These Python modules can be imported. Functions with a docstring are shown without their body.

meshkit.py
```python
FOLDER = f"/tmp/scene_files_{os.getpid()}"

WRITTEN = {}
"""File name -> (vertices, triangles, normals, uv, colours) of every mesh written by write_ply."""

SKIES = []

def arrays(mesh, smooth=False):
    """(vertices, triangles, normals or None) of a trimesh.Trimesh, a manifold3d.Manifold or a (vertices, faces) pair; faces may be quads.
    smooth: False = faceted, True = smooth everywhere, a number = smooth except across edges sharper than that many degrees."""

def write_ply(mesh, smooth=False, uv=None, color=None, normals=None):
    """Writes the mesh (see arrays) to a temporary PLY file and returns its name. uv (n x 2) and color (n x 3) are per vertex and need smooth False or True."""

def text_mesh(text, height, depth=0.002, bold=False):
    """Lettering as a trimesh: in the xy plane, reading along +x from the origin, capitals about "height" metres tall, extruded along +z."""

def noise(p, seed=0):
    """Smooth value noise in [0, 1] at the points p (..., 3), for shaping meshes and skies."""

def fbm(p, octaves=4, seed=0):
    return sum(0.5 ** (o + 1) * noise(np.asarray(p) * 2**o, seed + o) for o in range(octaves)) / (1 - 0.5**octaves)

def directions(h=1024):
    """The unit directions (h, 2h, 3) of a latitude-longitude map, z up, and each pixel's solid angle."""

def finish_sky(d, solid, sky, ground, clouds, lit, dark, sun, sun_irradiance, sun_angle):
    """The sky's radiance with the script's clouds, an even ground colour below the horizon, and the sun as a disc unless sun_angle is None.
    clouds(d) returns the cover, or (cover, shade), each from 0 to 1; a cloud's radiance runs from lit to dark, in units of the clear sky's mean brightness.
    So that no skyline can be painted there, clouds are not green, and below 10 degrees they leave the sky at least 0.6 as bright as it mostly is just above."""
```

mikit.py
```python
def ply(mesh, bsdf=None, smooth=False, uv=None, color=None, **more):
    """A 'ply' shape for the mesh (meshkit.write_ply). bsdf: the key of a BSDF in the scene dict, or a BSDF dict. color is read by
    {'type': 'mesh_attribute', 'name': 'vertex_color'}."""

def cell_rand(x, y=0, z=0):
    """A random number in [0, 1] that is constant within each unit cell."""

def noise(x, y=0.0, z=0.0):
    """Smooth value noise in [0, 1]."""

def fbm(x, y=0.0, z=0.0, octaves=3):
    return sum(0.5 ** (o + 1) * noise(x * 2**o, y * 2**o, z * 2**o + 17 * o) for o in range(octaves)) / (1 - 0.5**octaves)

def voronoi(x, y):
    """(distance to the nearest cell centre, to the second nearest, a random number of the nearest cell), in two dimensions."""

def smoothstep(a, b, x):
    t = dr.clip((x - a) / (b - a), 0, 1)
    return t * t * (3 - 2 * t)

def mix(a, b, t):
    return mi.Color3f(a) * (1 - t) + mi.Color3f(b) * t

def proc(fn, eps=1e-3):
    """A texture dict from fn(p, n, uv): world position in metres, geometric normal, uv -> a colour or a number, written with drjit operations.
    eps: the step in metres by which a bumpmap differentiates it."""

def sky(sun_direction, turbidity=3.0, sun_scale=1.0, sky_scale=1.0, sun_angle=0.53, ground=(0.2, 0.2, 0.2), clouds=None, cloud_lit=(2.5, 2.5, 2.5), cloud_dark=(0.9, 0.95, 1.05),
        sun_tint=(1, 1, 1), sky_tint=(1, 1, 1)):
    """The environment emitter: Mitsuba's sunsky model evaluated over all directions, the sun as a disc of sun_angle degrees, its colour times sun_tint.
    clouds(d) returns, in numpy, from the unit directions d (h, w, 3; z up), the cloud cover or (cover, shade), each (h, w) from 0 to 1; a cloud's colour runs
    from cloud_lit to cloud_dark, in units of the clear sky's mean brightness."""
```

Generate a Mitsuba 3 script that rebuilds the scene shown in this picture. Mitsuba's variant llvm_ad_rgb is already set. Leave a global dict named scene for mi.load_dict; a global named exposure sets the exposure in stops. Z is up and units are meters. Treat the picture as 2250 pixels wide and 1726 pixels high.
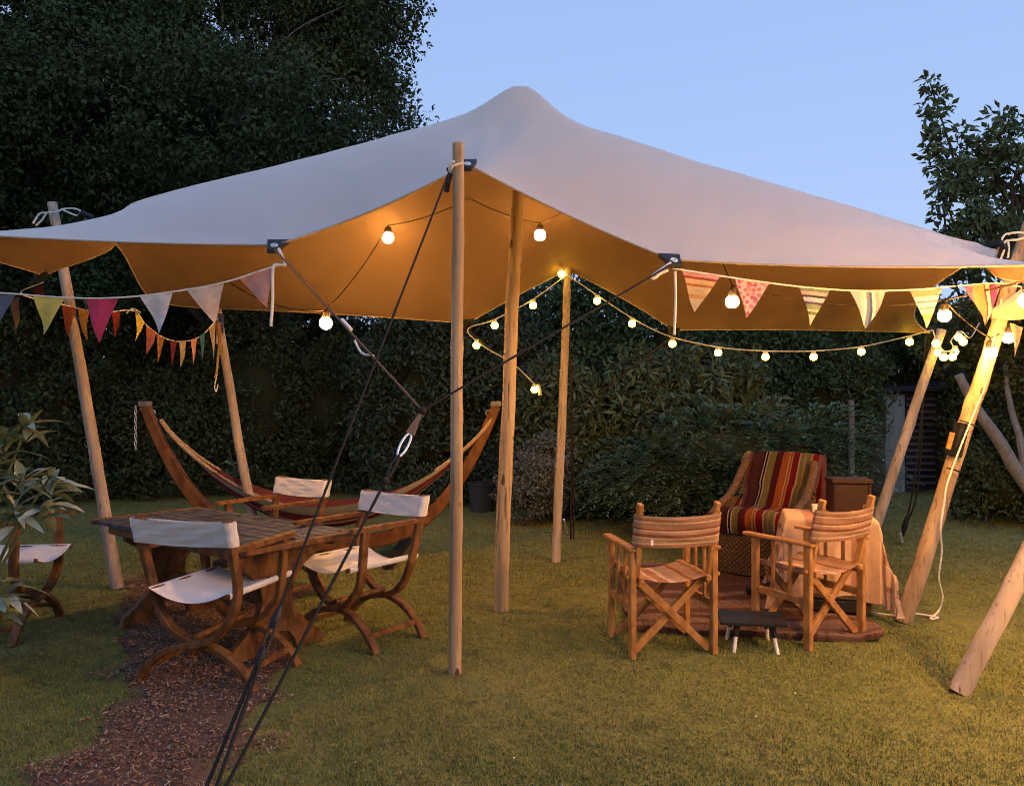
# Stretch tent with festoon lights in a garden at dusk.  Metres, z up, camera at the origin's height looking along +y.
import math, random
import numpy as np
import trimesh
import drjit as dr
import mitsuba as mi
import mikit
from mikit import proc, noise, fbm, mix, smoothstep
from scipy.spatial import Delaunay, cKDTree
import scipy.sparse as sp
import scipy.sparse.linalg as spl
from shapely.geometry import Polygon, Point
from shapely import contains_xy

T = mi.ScalarTransform4f
scene, labels = {}, {}

# ------------------------------------------------------------------ camera, sky, exposure
scene['camera'] = {'type': 'perspective', 'fov': 69.38, 'fov_axis': 'x', 'near_clip': 0.05, 'far_clip': 400.0,
                   'principal_point_offset_y': -0.01786,
                   'to_world': T().look_at(origin=[0, 0, 1.45], target=[0, 10, 1.45], up=[0, 0, 1])}
# after sunset, the glow low behind the camera; a thin even veil keeps the evening sky nearly uniform
scene['sky'] = mikit.sky([-0.45, -1.0, 0.10], turbidity=5.0, sun_scale=0.0, sky_scale=0.92, ground=(0.05, 0.06, 0.03), sky_tint=(0.86, 0.98, 1.52),
                         clouds=lambda d: 0.75 + 0.0 * d[..., 0], cloud_lit=(0.585, 0.84, 1.42))
exposure = 4.0
BULB = 125.0            # radiance scale of the large festoon bulbs
WARM = (1.0, 0.47, 0.115)
SMALL = 1.1            # radiance scale of the small globe lights
SMALL_TINT = (1.0, 0.60, 0.046)

# ------------------------------------------------------------------ helpers
rng = np.random.default_rng(7)


def add(key, mesh, bsdf, smooth=30, label=None, cat=None, group=None, kind=None, M=None, **kw):
    base, n = key, 1
    while key in scene:
        key, n = f'{base}_{n:03d}', n + 1
    d = mikit.ply(mesh, bsdf, smooth=smooth, **kw)
    if M is not None:
        d['to_world'] = M
    scene[key] = d
    tag(key, label, cat, group, kind)
    return key


def tag(key, label=None, cat=None, group=None, kind=None):
    e = {k: v for k, v in (('label', label), ('category', cat), ('group', group), ('kind', kind)) if v}
    if e:
        labels.setdefault(key, {}).update(e)


USED = set()


def thing(name, label, cat, group=None):
    key, n = name, 1
    while key in USED or key in scene:
        key, n = f'{name}_{n:03d}', n + 1
    USED.add(key)
    tag(key, label, cat, group)
    return key


def place(x, y, z=0.0, facing=None, deg=0.0):
    if facing is not None:
        deg = math.degrees(math.atan2(-facing[0], facing[1]))
    return T().translate([x, y, z]).rotate([0, 0, 1], deg)


def cat(*ms):
    return trimesh.util.concatenate([m for m in ms if m is not None])


_cb = {}


def cbox(sx, sy, sz, c=(0, 0, 0), b=0.004):
    """Box with chamfered edges."""
    k = (sx, sy, sz, b)
    if k not in _cb:
        pts = []
        for i in (-1, 1):
            for j in (-1, 1):
                for l in (-1, 1):
                    x, y, z = i * sx / 2, j * sy / 2, l * sz / 2
                    pts += [(x - i * b, y - j * b, z), (x - i * b, y, z - l * b), (x, y - j * b, z - l * b)]
        _cb[k] = trimesh.Trimesh(pts).convex_hull
    m = _cb[k].copy()
    m.apply_translation(c)
    return m


def beam(p, q, w, t, b=0.003, up=(0, 0, 1)):
    """Chamfered bar from p to q, w across, t along 'up'."""
    p, q = np.array(p, float), np.array(q, float)
    L = np.linalg.norm(q - p)
    m = cbox(round(L, 4), w, t, b=b)
    x = (q - p) / L
    u = np.array(up, float)
    if abs(u @ x) > 0.97:
        u = np.array([0, 1.0, 0])
    yv = np.cross(u, x)
    yv /= np.linalg.norm(yv)
    zv = np.cross(x, yv)
    R = np.eye(4)
    R[:3, 0], R[:3, 1], R[:3, 2], R[:3, 3] = x, yv, zv, (p + q) / 2
    m.apply_transform(R)
    return m


def spline(pts, n=12, closed=False):
    p = np.asarray(pts, float)
    if len(p) < 3 and not closed:
        return np.array([p[0] + (p[1] - p[0]) * t for t in np.linspace(0, 1, n + 1)])
    out = []
    m = len(p)
    for i in range(m if closed else m - 1):
        if closed:
            a, b, c, d = p[(i - 1) % m], p[i], p[(i + 1) % m], p[(i + 2) % m]
        else:
            b, c = p[i], p[i + 1]
            a = p[i - 1] if i else 2 * b - c
            d = p[i + 2] if i + 2 < m else 2 * c - b
        for t in np.linspace(0, 1, n, endpoint=False):
            out.append(0.5 * (2 * b + (c - a) * t + (2 * a - 5 * b + 4 * c - d) * t * t + (3 * b - a - 3 * c + d) * t ** 3))
    if not closed:
        out.append(p[-1])
    return np.array(out)


def sweep(path, section, scale=None, up=(0, 0, 1), cap=True, uv=False):
    """A closed section (k x 2) carried along a path; scale is one factor per point. Frames are carried in parallel."""
    p = np.asarray(path, float)
    s = np.asarray(section, float)
    n, k = len(p), len(s)
    sc = np.ones(n) if scale is None else np.asarray(scale, float)
    t = np.gradient(p, axis=0)
    t /= np.linalg.norm(t, axis=1, keepdims=True) + 1e-12
    a = np.array(up, float)
    if abs(a @ t[0]) > 0.95:
        a = np.array([0, 1.0, 0]) if abs(t[0][1]) < 0.9 else np.array([1.0, 0, 0])
    V = []
    for i in range(n):
        a = a - (a @ t[i]) * t[i]
        a /= np.linalg.norm(a)
        bb = np.cross(t[i], a)
        V.append(p[i] + sc[i] * (s[:, :1] * bb + s[:, 1:] * a))
    V = np.vstack(V)
    i, j = np.meshgrid(np.arange(n - 1), np.arange(k), indexing='ij')
    q = np.stack([i * k + j, i * k + (j + 1) % k, (i + 1) * k + (j + 1) % k, (i + 1) * k + j], -1).reshape(-1, 4)
    f = np.vstack([q[:, [0, 1, 2]], q[:, [0, 2, 3]]])
    if cap:
        V = np.vstack([V, p[0], p[-1]])
        c0, c1 = n * k, n * k + 1
        jj = np.arange(k)
        f = np.vstack([f, np.stack([np.full(k, c0), (jj + 1) % k, jj], 1), np.stack([np.full(k, c1), (n - 1) * k + jj, (n - 1) * k + (jj + 1) % k], 1)])
    return trimesh.Trimesh(V, f, process=False)


def ring(r, k=10):
    a = np.arange(k) * 2 * np.pi / k
    return np.stack([np.cos(a), np.sin(a)], 1) * r


def rsec(w, h, b=0.004):
    x, y = w / 2, h / 2
    return np.array([(x, -y + b), (x, y - b), (x - b, y), (-x + b, y), (-x, y - b), (-x, -y + b), (-x + b, -y), (x - b, -y)])


def tube(path, r, k=8, scale=None, cap=True):
    return sweep(path, ring(r, k), scale, cap=cap)


def rope(path, r, k=6):
    return tube(path, r, k)


def grid_mesh(V):
    """(n, m, 3) points to a sheet; uv from the grid."""
    n, m, _ = V.shape
    i, j = np.meshgrid(np.arange(n - 1), np.arange(m - 1), indexing='ij')
    q = np.stack([i * m + j, i * m + j + 1, (i + 1) * m + j + 1, (i + 1) * m + j], -1).reshape(-1, 4)
    f = np.vstack([q[:, [0, 1, 2]], q[:, [0, 2, 3]]])
    uu, vv = np.meshgrid(np.linspace(0, 1, n), np.linspace(0, 1, m), indexing='ij')
    return trimesh.Trimesh(V.reshape(-1, 3), f, process=False), np.stack([uu.ravel(), vv.ravel()], 1)


def lathe(profile, k=16):
    m = trimesh.creation.revolve(np.asarray(profile, float), sections=k)
    return m


def extrude(poly, h):
    return trimesh.creation.extrude_polygon(Polygon(poly) if not hasattr(poly, 'area') else poly, h)


def npnoise(p, f, seed=0, amp=1.0):
    """Cheap smooth vector noise from sines (numpy)."""
    r = np.random.default_rng(seed)
    out = np.zeros(len(p))
    for o in range(6):
        k = r.normal(size=p.shape[1]) * f * (1 + 0.6 * o)
        out += np.sin(p @ k + r.uniform(0, 6.28)) / (1 + 0.5 * o)
    return out * amp / 3


# ------------------------------------------------------------------ materials
def mat(name, color, rough=0.7, spec=0.3, bump=None, bscale=0.002, eps=1e-3, **kw):
    d = {'type': 'principled', 'base_color': color if isinstance(color, dict) else {'type': 'rgb', 'value': list(color)}, 'roughness': rough, 'specular': spec, **kw}
    if bump is not None:
        d = {'type': 'bumpmap', 'arbitrary': proc(bump, eps=eps), 'scale': bscale, 'bsdf': d}
    scene[name] = {'type': 'twosided', 'bsdf': d}
    return name


def wood(a, b, c, f=14.0, stretch=0.09, knots=False):
    def fn(p, n, uv):
        g = fbm(p.x * f, p.y * f, p.z * f * stretch, 3)
        fine = noise(p.x * f * 7, p.y * f * 7, p.z * f * 0.35)
        base = mix(a, b, smoothstep(0.3, 0.72, g))
        base = mix(base, c, smoothstep(0.62, 0.95, fine) * 0.6)
        if knots:       # dark knots and drying cracks
            k = noise(p.x * 17, p.y * 17, p.z * 6.5)
            base = mix(base, mi.Color3f(c) * .6, smoothstep(0.86, 0.93, k))
            cr = noise(p.x * 75, p.y * 75, p.z * 1.3)
            base = mix(base, mi.Color3f(c) * .45, smoothstep(0.88, 0.94, cr) * .8)
        return base
    return proc(fn)


def wood_any(a, b, f=30.0):
    def fn(p, n, uv):
        g = fbm(p.x * f, p.y * f, p.z * f * 0.4, 3)
        return mix(a, b, smoothstep(0.3, 0.7, g))
    return proc(fn)


mat('mat_pole', wood((0.34, 0.235, 0.14), (0.54, 0.40, 0.255), (0.17, 0.10, 0.05), knots=True), 0.65)
mat('mat_pole_grey', wood((0.34, 0.275, 0.225), (0.50, 0.41, 0.34), (0.17, 0.12, 0.085), knots=True), 0.7)
mat('mat_teak', wood_any((0.115, 0.048, 0.016), (0.21, 0.095, 0.034)), 0.5)
mat('mat_teak_weathered', wood_any((0.038, 0.041, 0.048), (0.080, 0.083, 0.094), 18.0), 0.6)
mat('mat_acacia', wood_any((0.30, 0.135, 0.042), (0.43, 0.225, 0.080)), 0.5)
mat('mat_larch', wood_any((0.115, 0.045, 0.015), (0.20, 0.085, 0.03), 16.0), 0.55)


def canvas_col(p, n, uv):
    g = fbm(p.x * 3, p.y * 3, p.z * 3, 3)
    w = noise(p.x * 260, p.y * 260, p.z * 260)
    return mix((0.54, 0.485, 0.445), (0.63, 0.57, 0.53), g * 0.6 + w * 0.4)


# cloth: pale outside, inside tan with shade painted in, to stay dim under the lamps
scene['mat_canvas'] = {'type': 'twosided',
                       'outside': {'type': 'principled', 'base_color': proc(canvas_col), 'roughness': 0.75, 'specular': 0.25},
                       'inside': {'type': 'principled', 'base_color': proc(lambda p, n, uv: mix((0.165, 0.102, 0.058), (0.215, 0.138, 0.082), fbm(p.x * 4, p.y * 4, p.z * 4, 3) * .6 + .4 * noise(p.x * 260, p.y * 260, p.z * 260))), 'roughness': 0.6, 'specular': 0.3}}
mat('mat_hem', (0.40, 0.33, 0.25), 0.7)
mat('mat_black', (0.015, 0.015, 0.018), 0.5)
mat('mat_rope', (0.022, 0.02, 0.02), 0.8)
mat('mat_rope_brown', (0.16, 0.11, 0.08), 0.8)
mat('mat_cord', (0.80, 0.78, 0.74), 0.8)
mat('mat_cable', (0.50, 0.50, 0.46), 0.6)
mat('mat_cable_dark', (0.05, 0.03, 0.016), 0.6)
mat('mat_steel', (0.85, 0.85, 0.88), 0.3, metallic=0.8)
mat('mat_socket', (0.05, 0.04, 0.035), 0.5)
mat('mat_white_cloth', proc(lambda p, n, uv: mix((0.66, 0.65, 0.655), (0.76, 0.75, 0.75), fbm(p.x * 40, p.y * 40, p.z * 40, 2))), 0.85, 0.15)


def stripes(table, axis='u', f=1.0, weave=0.25):
    """Bands along one uv axis: table of (end, colour)."""
    def fn(p, n, uv):
        t = (uv.x if axis == 'u' else uv.y) * f
        t = t - dr.floor(t)
        t = t + 0.004 * (noise(p.x * 60, p.y * 60, p.z * 60) - 0.5)
        col = mi.Color3f(table[-1][1])
        for e, c in reversed(table[:-1]):
            col = dr.select(t < e, mi.Color3f(c), col)
        w = noise(p.x * 300, p.y * 300, p.z * 300) * 0.6 + fbm(p.x * 25, p.y * 25, p.z * 25, 2) * 0.4
        return col * (1 - weave + 2 * weave * w)
    return proc(fn)


CREAM, TAN, RUST, MAR = (0.50, 0.37, 0.26), (0.27, 0.14, 0.085), (0.22, 0.085, 0.05), (0.16, 0.05, 0.04)
mat('mat_director_cloth', stripes([(.10, TAN), (.14, CREAM), (.30, (0.331, 0.205, 0.139)), (.34, CREAM), (.44, RUST), (.52, (0.360, 0.223, 0.157)), (.56, CREAM), (.62, RUST), (.78, (0.302, 0.174, 0.116)), (.82, CREAM), (.92, TAN), (1, (0.360, 0.236, 0.174))], 'v'), 0.85, 0.1)
mat('mat_director_seat', stripes([(.25, (0.302, 0.167, 0.104)), (.3, CREAM), (.45, TAN), (.52, CREAM), (.7, (0.360, 0.223, 0.151)), (.75, RUST), (1, (0.317, 0.186, 0.116))], 'u'), 0.85, 0.1)
mat('mat_throw', stripes([(.05, (0.102, 0.045, 0.062)), (.12, (0.089, 0.004, 0.008)), (.14, (0.170, 0.125, 0.083)), (.20, (0.089, 0.070, 0.037)), (.215, (0.143, 0.114, 0.073)), (.26, (0.085, 0.066, 0.035)), (.275, (0.190, 0.145, 0.116)),
                          (.35, (0.081, 0.004, 0.007)), (.365, (0.203, 0.114, 0.073)), (.385, (0.143, 0.035, 0.012)), (.40, (0.221, 0.132, 0.083)), (.48, (0.156, 0.042, 0.012)), (.57, (0.041, 0.005, 0.009)), (.655, (0.092, 0.073, 0.029)),
                          (.67, (0.203, 0.173, 0.157)), (.695, (0.010, 0.004, 0.005)), (.71, (0.211, 0.187, 0.180)), (.735, (0.017, 0.004, 0.006)), (.87, (0.033, 0.010, 0.014)), (.91, (0.102, 0.035, 0.033)), (.94, (0.203, 0.156, 0.143)), (1, (0.068, 0.010, 0.012))]), 0.9, 0.1)
mat('mat_fringe', (0.42, 0.30, 0.18), 0.9)
mat('mat_table_cloth', stripes([(.18, (0.468, 0.310, 0.216)), (.24, (0.328, 0.172, 0.114)), (.36, (0.499, 0.330, 0.228)), (.39, (0.281, 0.145, 0.096)), (.60, (0.484, 0.323, 0.228)), (.66, (0.359, 0.191, 0.132)), (.68, (0.234, 0.119, 0.078)), (.86, (0.499, 0.337, 0.240)), (.9, (0.343, 0.178, 0.120)), (1, (0.468, 0.310, 0.216))], 'u', 1.5), 0.9, 0.1)


def rug_col(p, n, uv):
    t = uv.y * 26 + 1.2 * noise(p.x * 5, p.y * 5)
    b = smoothstep(0.3, 0.7, noise(t, dr.floor(uv.x * 3) * 0.0))
    s = noise(p.x * 120, p.y * 40)
    return mix(mix((0.085, 0.042, 0.032), (0.17, 0.11, 0.088), b), (0.05, 0.018, 0.015), smoothstep(0.55, 0.9, s) * 0.7)


mat('mat_rug', proc(rug_col), 0.95, 0.05)
mat('mat_hammock', stripes([(.10, (0.324, 0.307, 0.233)), (.22, (0.143, 0.026, 0.028)), (.27, (0.356, 0.358, 0.287)), (.40, (0.090, 0.016, 0.020)), (.46, (0.311, 0.257, 0.180)), (.58, (0.181, 0.051, 0.041)), (.64, (0.389, 0.410, 0.342)), (.80, (0.097, 0.019, 0.022)), (.88, (0.292, 0.231, 0.162)), (1, (0.130, 0.035, 0.032))], 'v'), 0.9, 0.1)


def wicker_col(p, n, uv):
    a = noise(p.x * 90, p.y * 90, p.z * 160)
    return mix((0.055, 0.030, 0.013), (0.16, 0.095, 0.042), a)


mat('mat_wicker', proc(wicker_col), 0.7, 0.3)
mat('mat_box_brown', (0.022, 0.006, 0.005), 0.4, 0.4)
mat('mat_bark', proc(lambda p, n, uv: mix((0.035, 0.028, 0.022), (0.085, 0.070, 0.056), fbm(p.x * 25, p.y * 25, p.z * 6, 3))), 0.9)
mat('mat_bark_grey', proc(lambda p, n, uv: mix((0.12, 0.115, 0.11), (0.30, 0.29, 0.28), fbm(p.x * 25, p.y * 25, p.z * 9, 3))), 0.9)
VC = {'type': 'mesh_attribute', 'name': 'vertex_color'}
mat('mat_leaf', VC, 0.6, 0.12)
mat('mat_grass', VC, 0.75, 0.12)
mat('mat_chip', VC, 0.9, 0.1)
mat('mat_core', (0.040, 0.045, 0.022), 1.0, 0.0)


def lawn_col(p, n, uv):
    a = fbm(p.x * 1.3, p.y * 1.3, 0, 3)
    b = fbm(p.x * 14, p.y * 14, 0, 3)
    c = noise(p.x * 90, p.y * 90)
    return mix(mix((0.12, 0.135, 0.042), (0.19, 0.178, 0.066), a), (0.085, 0.083, 0.036), smoothstep(0.45, 0.8, b * 0.6 + c * 0.4))


mat('mat_lawn', proc(lawn_col), 0.95, 0.05)
mat('mat_soil', proc(lambda p, n, uv: mix((0.080, 0.050, 0.038), (0.17, 0.105, 0.082), fbm(p.x * 30, p.y * 30, 0, 3) * .6 + .4 * noise(p.x * 130, p.y * 130))), 0.95, 0.05)

# ------------------------------------------------------------------ the ground
MULCH = Polygon([(-3.198, 6.285), (-2.553, 6.462), (-1.683, 5.852), (-1.472, 4.987), (-1.293, 4.133), (-1.270, 3.700), (-1.150, 3.277), (-1.069, 2.941), (-1.092, 2.699), (-1.193, 2.467), (-1.709, 2.341), (-1.791, 2.764), (-1.823, 3.186), (-1.956, 3.641), (-2.086, 4.024), (-2.501, 4.681), (-2.876, 5.462)])
g = np.linspace(-1, 1, 61)
gx = np.sign(g) * np.abs(g) ** 2.2 * 120
X, Y = np.meshgrid(gx, gx + 5, indexing='ij')
gm, guv = grid_mesh(np.stack([X, Y, X * 0], -1))
gm.invert() if gm.face_normals[0][2] < 0 else None
add('ground', gm, 'mat_lawn', False, 'flat garden lawn running back to the hedges', 'lawn', kind='structure')


def mulch_mask(xy, soft=0.10):
    """True inside the bark patch, its outline broken up."""
    j = np.stack([npnoise(xy, 9, 11), npnoise(xy, 9, 12)], 1) * soft
    return contains_xy(MULCH, xy[:, 0] + j[:, 0], xy[:, 1] + j[:, 1])


def soil_patch():
    mn, mx = np.array(MULCH.bounds[:2]) - .2, np.array(MULCH.bounds[2:]) + .2
    xs, ys = np.arange(mn[0], mx[0], .04), np.arange(mn[1], mx[1], .04)
    XX, YY = np.meshgrid(xs, ys, indexing='ij')
    xy = np.stack([XX.ravel(), YY.ravel()], 1)
    z = 0.004 + 0.006 * (0.5 + 0.5 * np.clip(npnoise(xy, 14, 5), -1, 1))
    m, _ = grid_mesh(np.stack([XX, YY, z.reshape(XX.shape)], -1))
    keep = mulch_mask(m.triangles_center[:, :2])
    m.update_faces(keep)
    m.remove_unreferenced_vertices()
    if m.face_normals[:, 2].mean() < 0:
        m.invert()
    return m


add('path', soil_patch(), 'mat_soil', True, 'worn path of bare soil under the chips', 'path', kind='structure')


def chips(n):
    mn, mx = np.array(MULCH.bounds[:2]) - .1, np.array(MULCH.bounds[2:]) + .1
    c = rng.uniform(mn, mx, (n, 2))
    c = c[mulch_mask(c, 0.34) & (rng.random(len(c)) < .55 + .45 * npnoise(c, 4, 41))]
    n = len(c)
    L, W = rng.uniform(.003, .010, n) * rng.choice([1, 1, 1, 2.2], n), rng.uniform(.0016, .0050, n)
    a, tl, rl = rng.uniform(0, 6.28, n), rng.normal(0, .35, n), rng.normal(0, .5, n)
    d = np.stack([np.cos(a) * np.cos(tl), np.sin(a) * np.cos(tl), np.sin(tl)], 1)
    s = np.stack([-np.sin(a) * np.cos(rl), np.cos(a) * np.cos(rl), np.sin(rl)], 1)
    nn = np.cross(d, s)
    z = rng.uniform(.010, .024, n)
    C = np.stack([c[:, 0], c[:, 1], z], 1)
    V = np.stack([C - d * L[:, None] - s * W[:, None], C + d * L[:, None] * .8 - s * W[:, None] * .7, C + d * L[:, None] + s * W[:, None] * .6, C - d * L[:, None] * .9 + s * W[:, None],
                  C + nn * .006], 1)
    f = np.array([[0, 1, 4], [1, 2, 4], [2, 3, 4], [3, 0, 4]])
    F = (f[None] + (np.arange(n) * 5)[:, None, None]).reshape(-1, 3)
    t = rng.random(n)[:, None]
    pale = (rng.random(n) < .06)[:, None]
    col = np.array([.13, .072, .050]) * (1 - t) + np.array([.37, .235, .165]) * t ** 1.5
    col = np.where(pale, [.42, .33, .27], col)
    return trimesh.Trimesh(V.reshape(-1, 3), F, process=False), np.repeat(col, 5, 0)


m, col = chips(90000)
add('bark_chips', m, 'mat_chip', False, 'loose reddish bark chips strewn over the worn path', 'bark chips', kind='stuff', color=col)

OCC = []     # footprints that keep the grass short: (x, y, r)


def grass_blades(n, y0, y1, hmin, hmax, w, seed):
    r = np.random.default_rng(seed)
    y = y0 * (y1 / y0) ** r.random(n)                 # density falls with distance
    x = (r.random(n) * 2 - 1) * (y * 0.78 + 0.3)
    xy = np.stack([x, y], 1)
    dens = 0.5 + 0.5 * np.clip(npnoise(xy, 2.2, 21) + .5 * npnoise(xy, 9, 22), -1, 1)
    keep = (r.random(n) < 0.45 + 0.55 * dens)
    inm = mulch_mask(xy + r.normal(size=xy.shape) * .07, 0.2)
    keep &= ~inm | (r.random(n) < .07 + .5 * (npnoise(xy, 6, 33) > .5))
    xy, dens = xy[keep], dens[keep]
    n = len(xy)
    h = r.uniform(hmin, hmax, n) * (0.55 + 0.55 * dens + .35 * np.clip(npnoise(xy, 24, 23), -1, 1))
    a = r.uniform(0, 6.28, n)
    lean = r.uniform(.15, 1.1, n) * h
    W = w * r.uniform(.6, 1.3, n)
    dx, dy = np.cos(a), np.sin(a)
    sx, sy = -dy * W, dx * W
    z0 = np.full(n, -0.002)
    b0 = np.stack([xy[:, 0] - sx, xy[:, 1] - sy, z0], 1)
    b1 = np.stack([xy[:, 0] + sx, xy[:, 1] + sy, z0], 1)
    mx, my = xy[:, 0] + dx * lean * .35, xy[:, 1] + dy * lean * .35
    m0 = np.stack([mx - sx * .8, my - sy * .8, h * .62], 1)
    m1 = np.stack([mx + sx * .8, my + sy * .8, h * .62], 1)
    t = np.stack([xy[:, 0] + dx * lean, xy[:, 1] + dy * lean, h], 1)
    V = np.stack([b0, b1, m0, m1, t], 1).reshape(-1, 3)
    f = np.array([[0, 1, 3], [0, 3, 2], [2, 3, 4]])
    F = (f[None] + (np.arange(n) * 5)[:, None, None]).reshape(-1, 3)
    k = r.random((n, 1))
    patch = (0.5 + 0.5 * np.clip(npnoise(xy, 1.3, 31), -1, 1))[:, None]
    green, straw = np.array([.150, .180, .050]), np.array([.285, .255, .095])
    mixv = np.clip(.30 + .7 * (patch - .5) + .6 * (k - .5), 0, 1) ** 1.3
    col = green * (1 - mixv) + straw * mixv
    col = np.where(r.random((n, 1)) < .02, [.26, .23, .13], col)
    return trimesh.Trimesh(V, F, process=False), np.repeat(col * r.uniform(.75, 1.25, (n, 1)) * (1 + .22 * np.clip(npnoise(xy, 16, 35), -1, 1)[:, None]), 5, 0)


m1, c1 = grass_blades(300000, 2.2, 7.5, .010, .024, .0018, 1)
m2, c2 = grass_blades(80000, 6.0, 14.0, .014, .030, .0042, 2)
add('lawn_grass', cat(m1, m2), 'mat_grass', False, 'short mown grass of the lawn, olive where the lamps reach it', 'grass', kind='stuff', color=np.vstack([c1, c2]))


def petals():
    out = []
    for (x, y) in [(1.130, 3.424), (1.694, 4.156), (1.415, 3.700), (0.186, 2.797), (0.010, 3.018), (-0.234, 3.529), (-0.631, 2.979), (1.226, 4.264)]:
        out.append((x, y))
    return out


WHERE = ('right of the stool', 'nearest the right corner pole', 'left of the corner pole foot', 'at the bottom edge', 'below the middle', 'right of the front pole foot', 'beside the black ropes', 'beside the stool legs')
for (x, y), wh in zip(petals(), WHERE):
    ang = rng.uniform(0, 6.28)
    n1 = 7
    th = np.linspace(0, 2 * np.pi, n1, endpoint=False)
    V = np.stack([np.cos(th) * .007, np.sin(th) * .0045, .002 * np.cos(2 * th)], 1)
    V = np.vstack([V, [0, 0, -.002]])
    F = [[i, (i + 1) % n1, n1] for i in range(n1)]
    mm = trimesh.Trimesh(V, F, process=False)
    mm.apply_transform(trimesh.transformations.rotation_matrix(ang, [0, .4, 1]))
    mm.apply_translation([x, y, .022])
    add('petal', mm, 'mat_cord', True, f'tiny pale petal fallen on the lawn {wh}', 'petal', 'fallen petals on the lawn')


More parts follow.
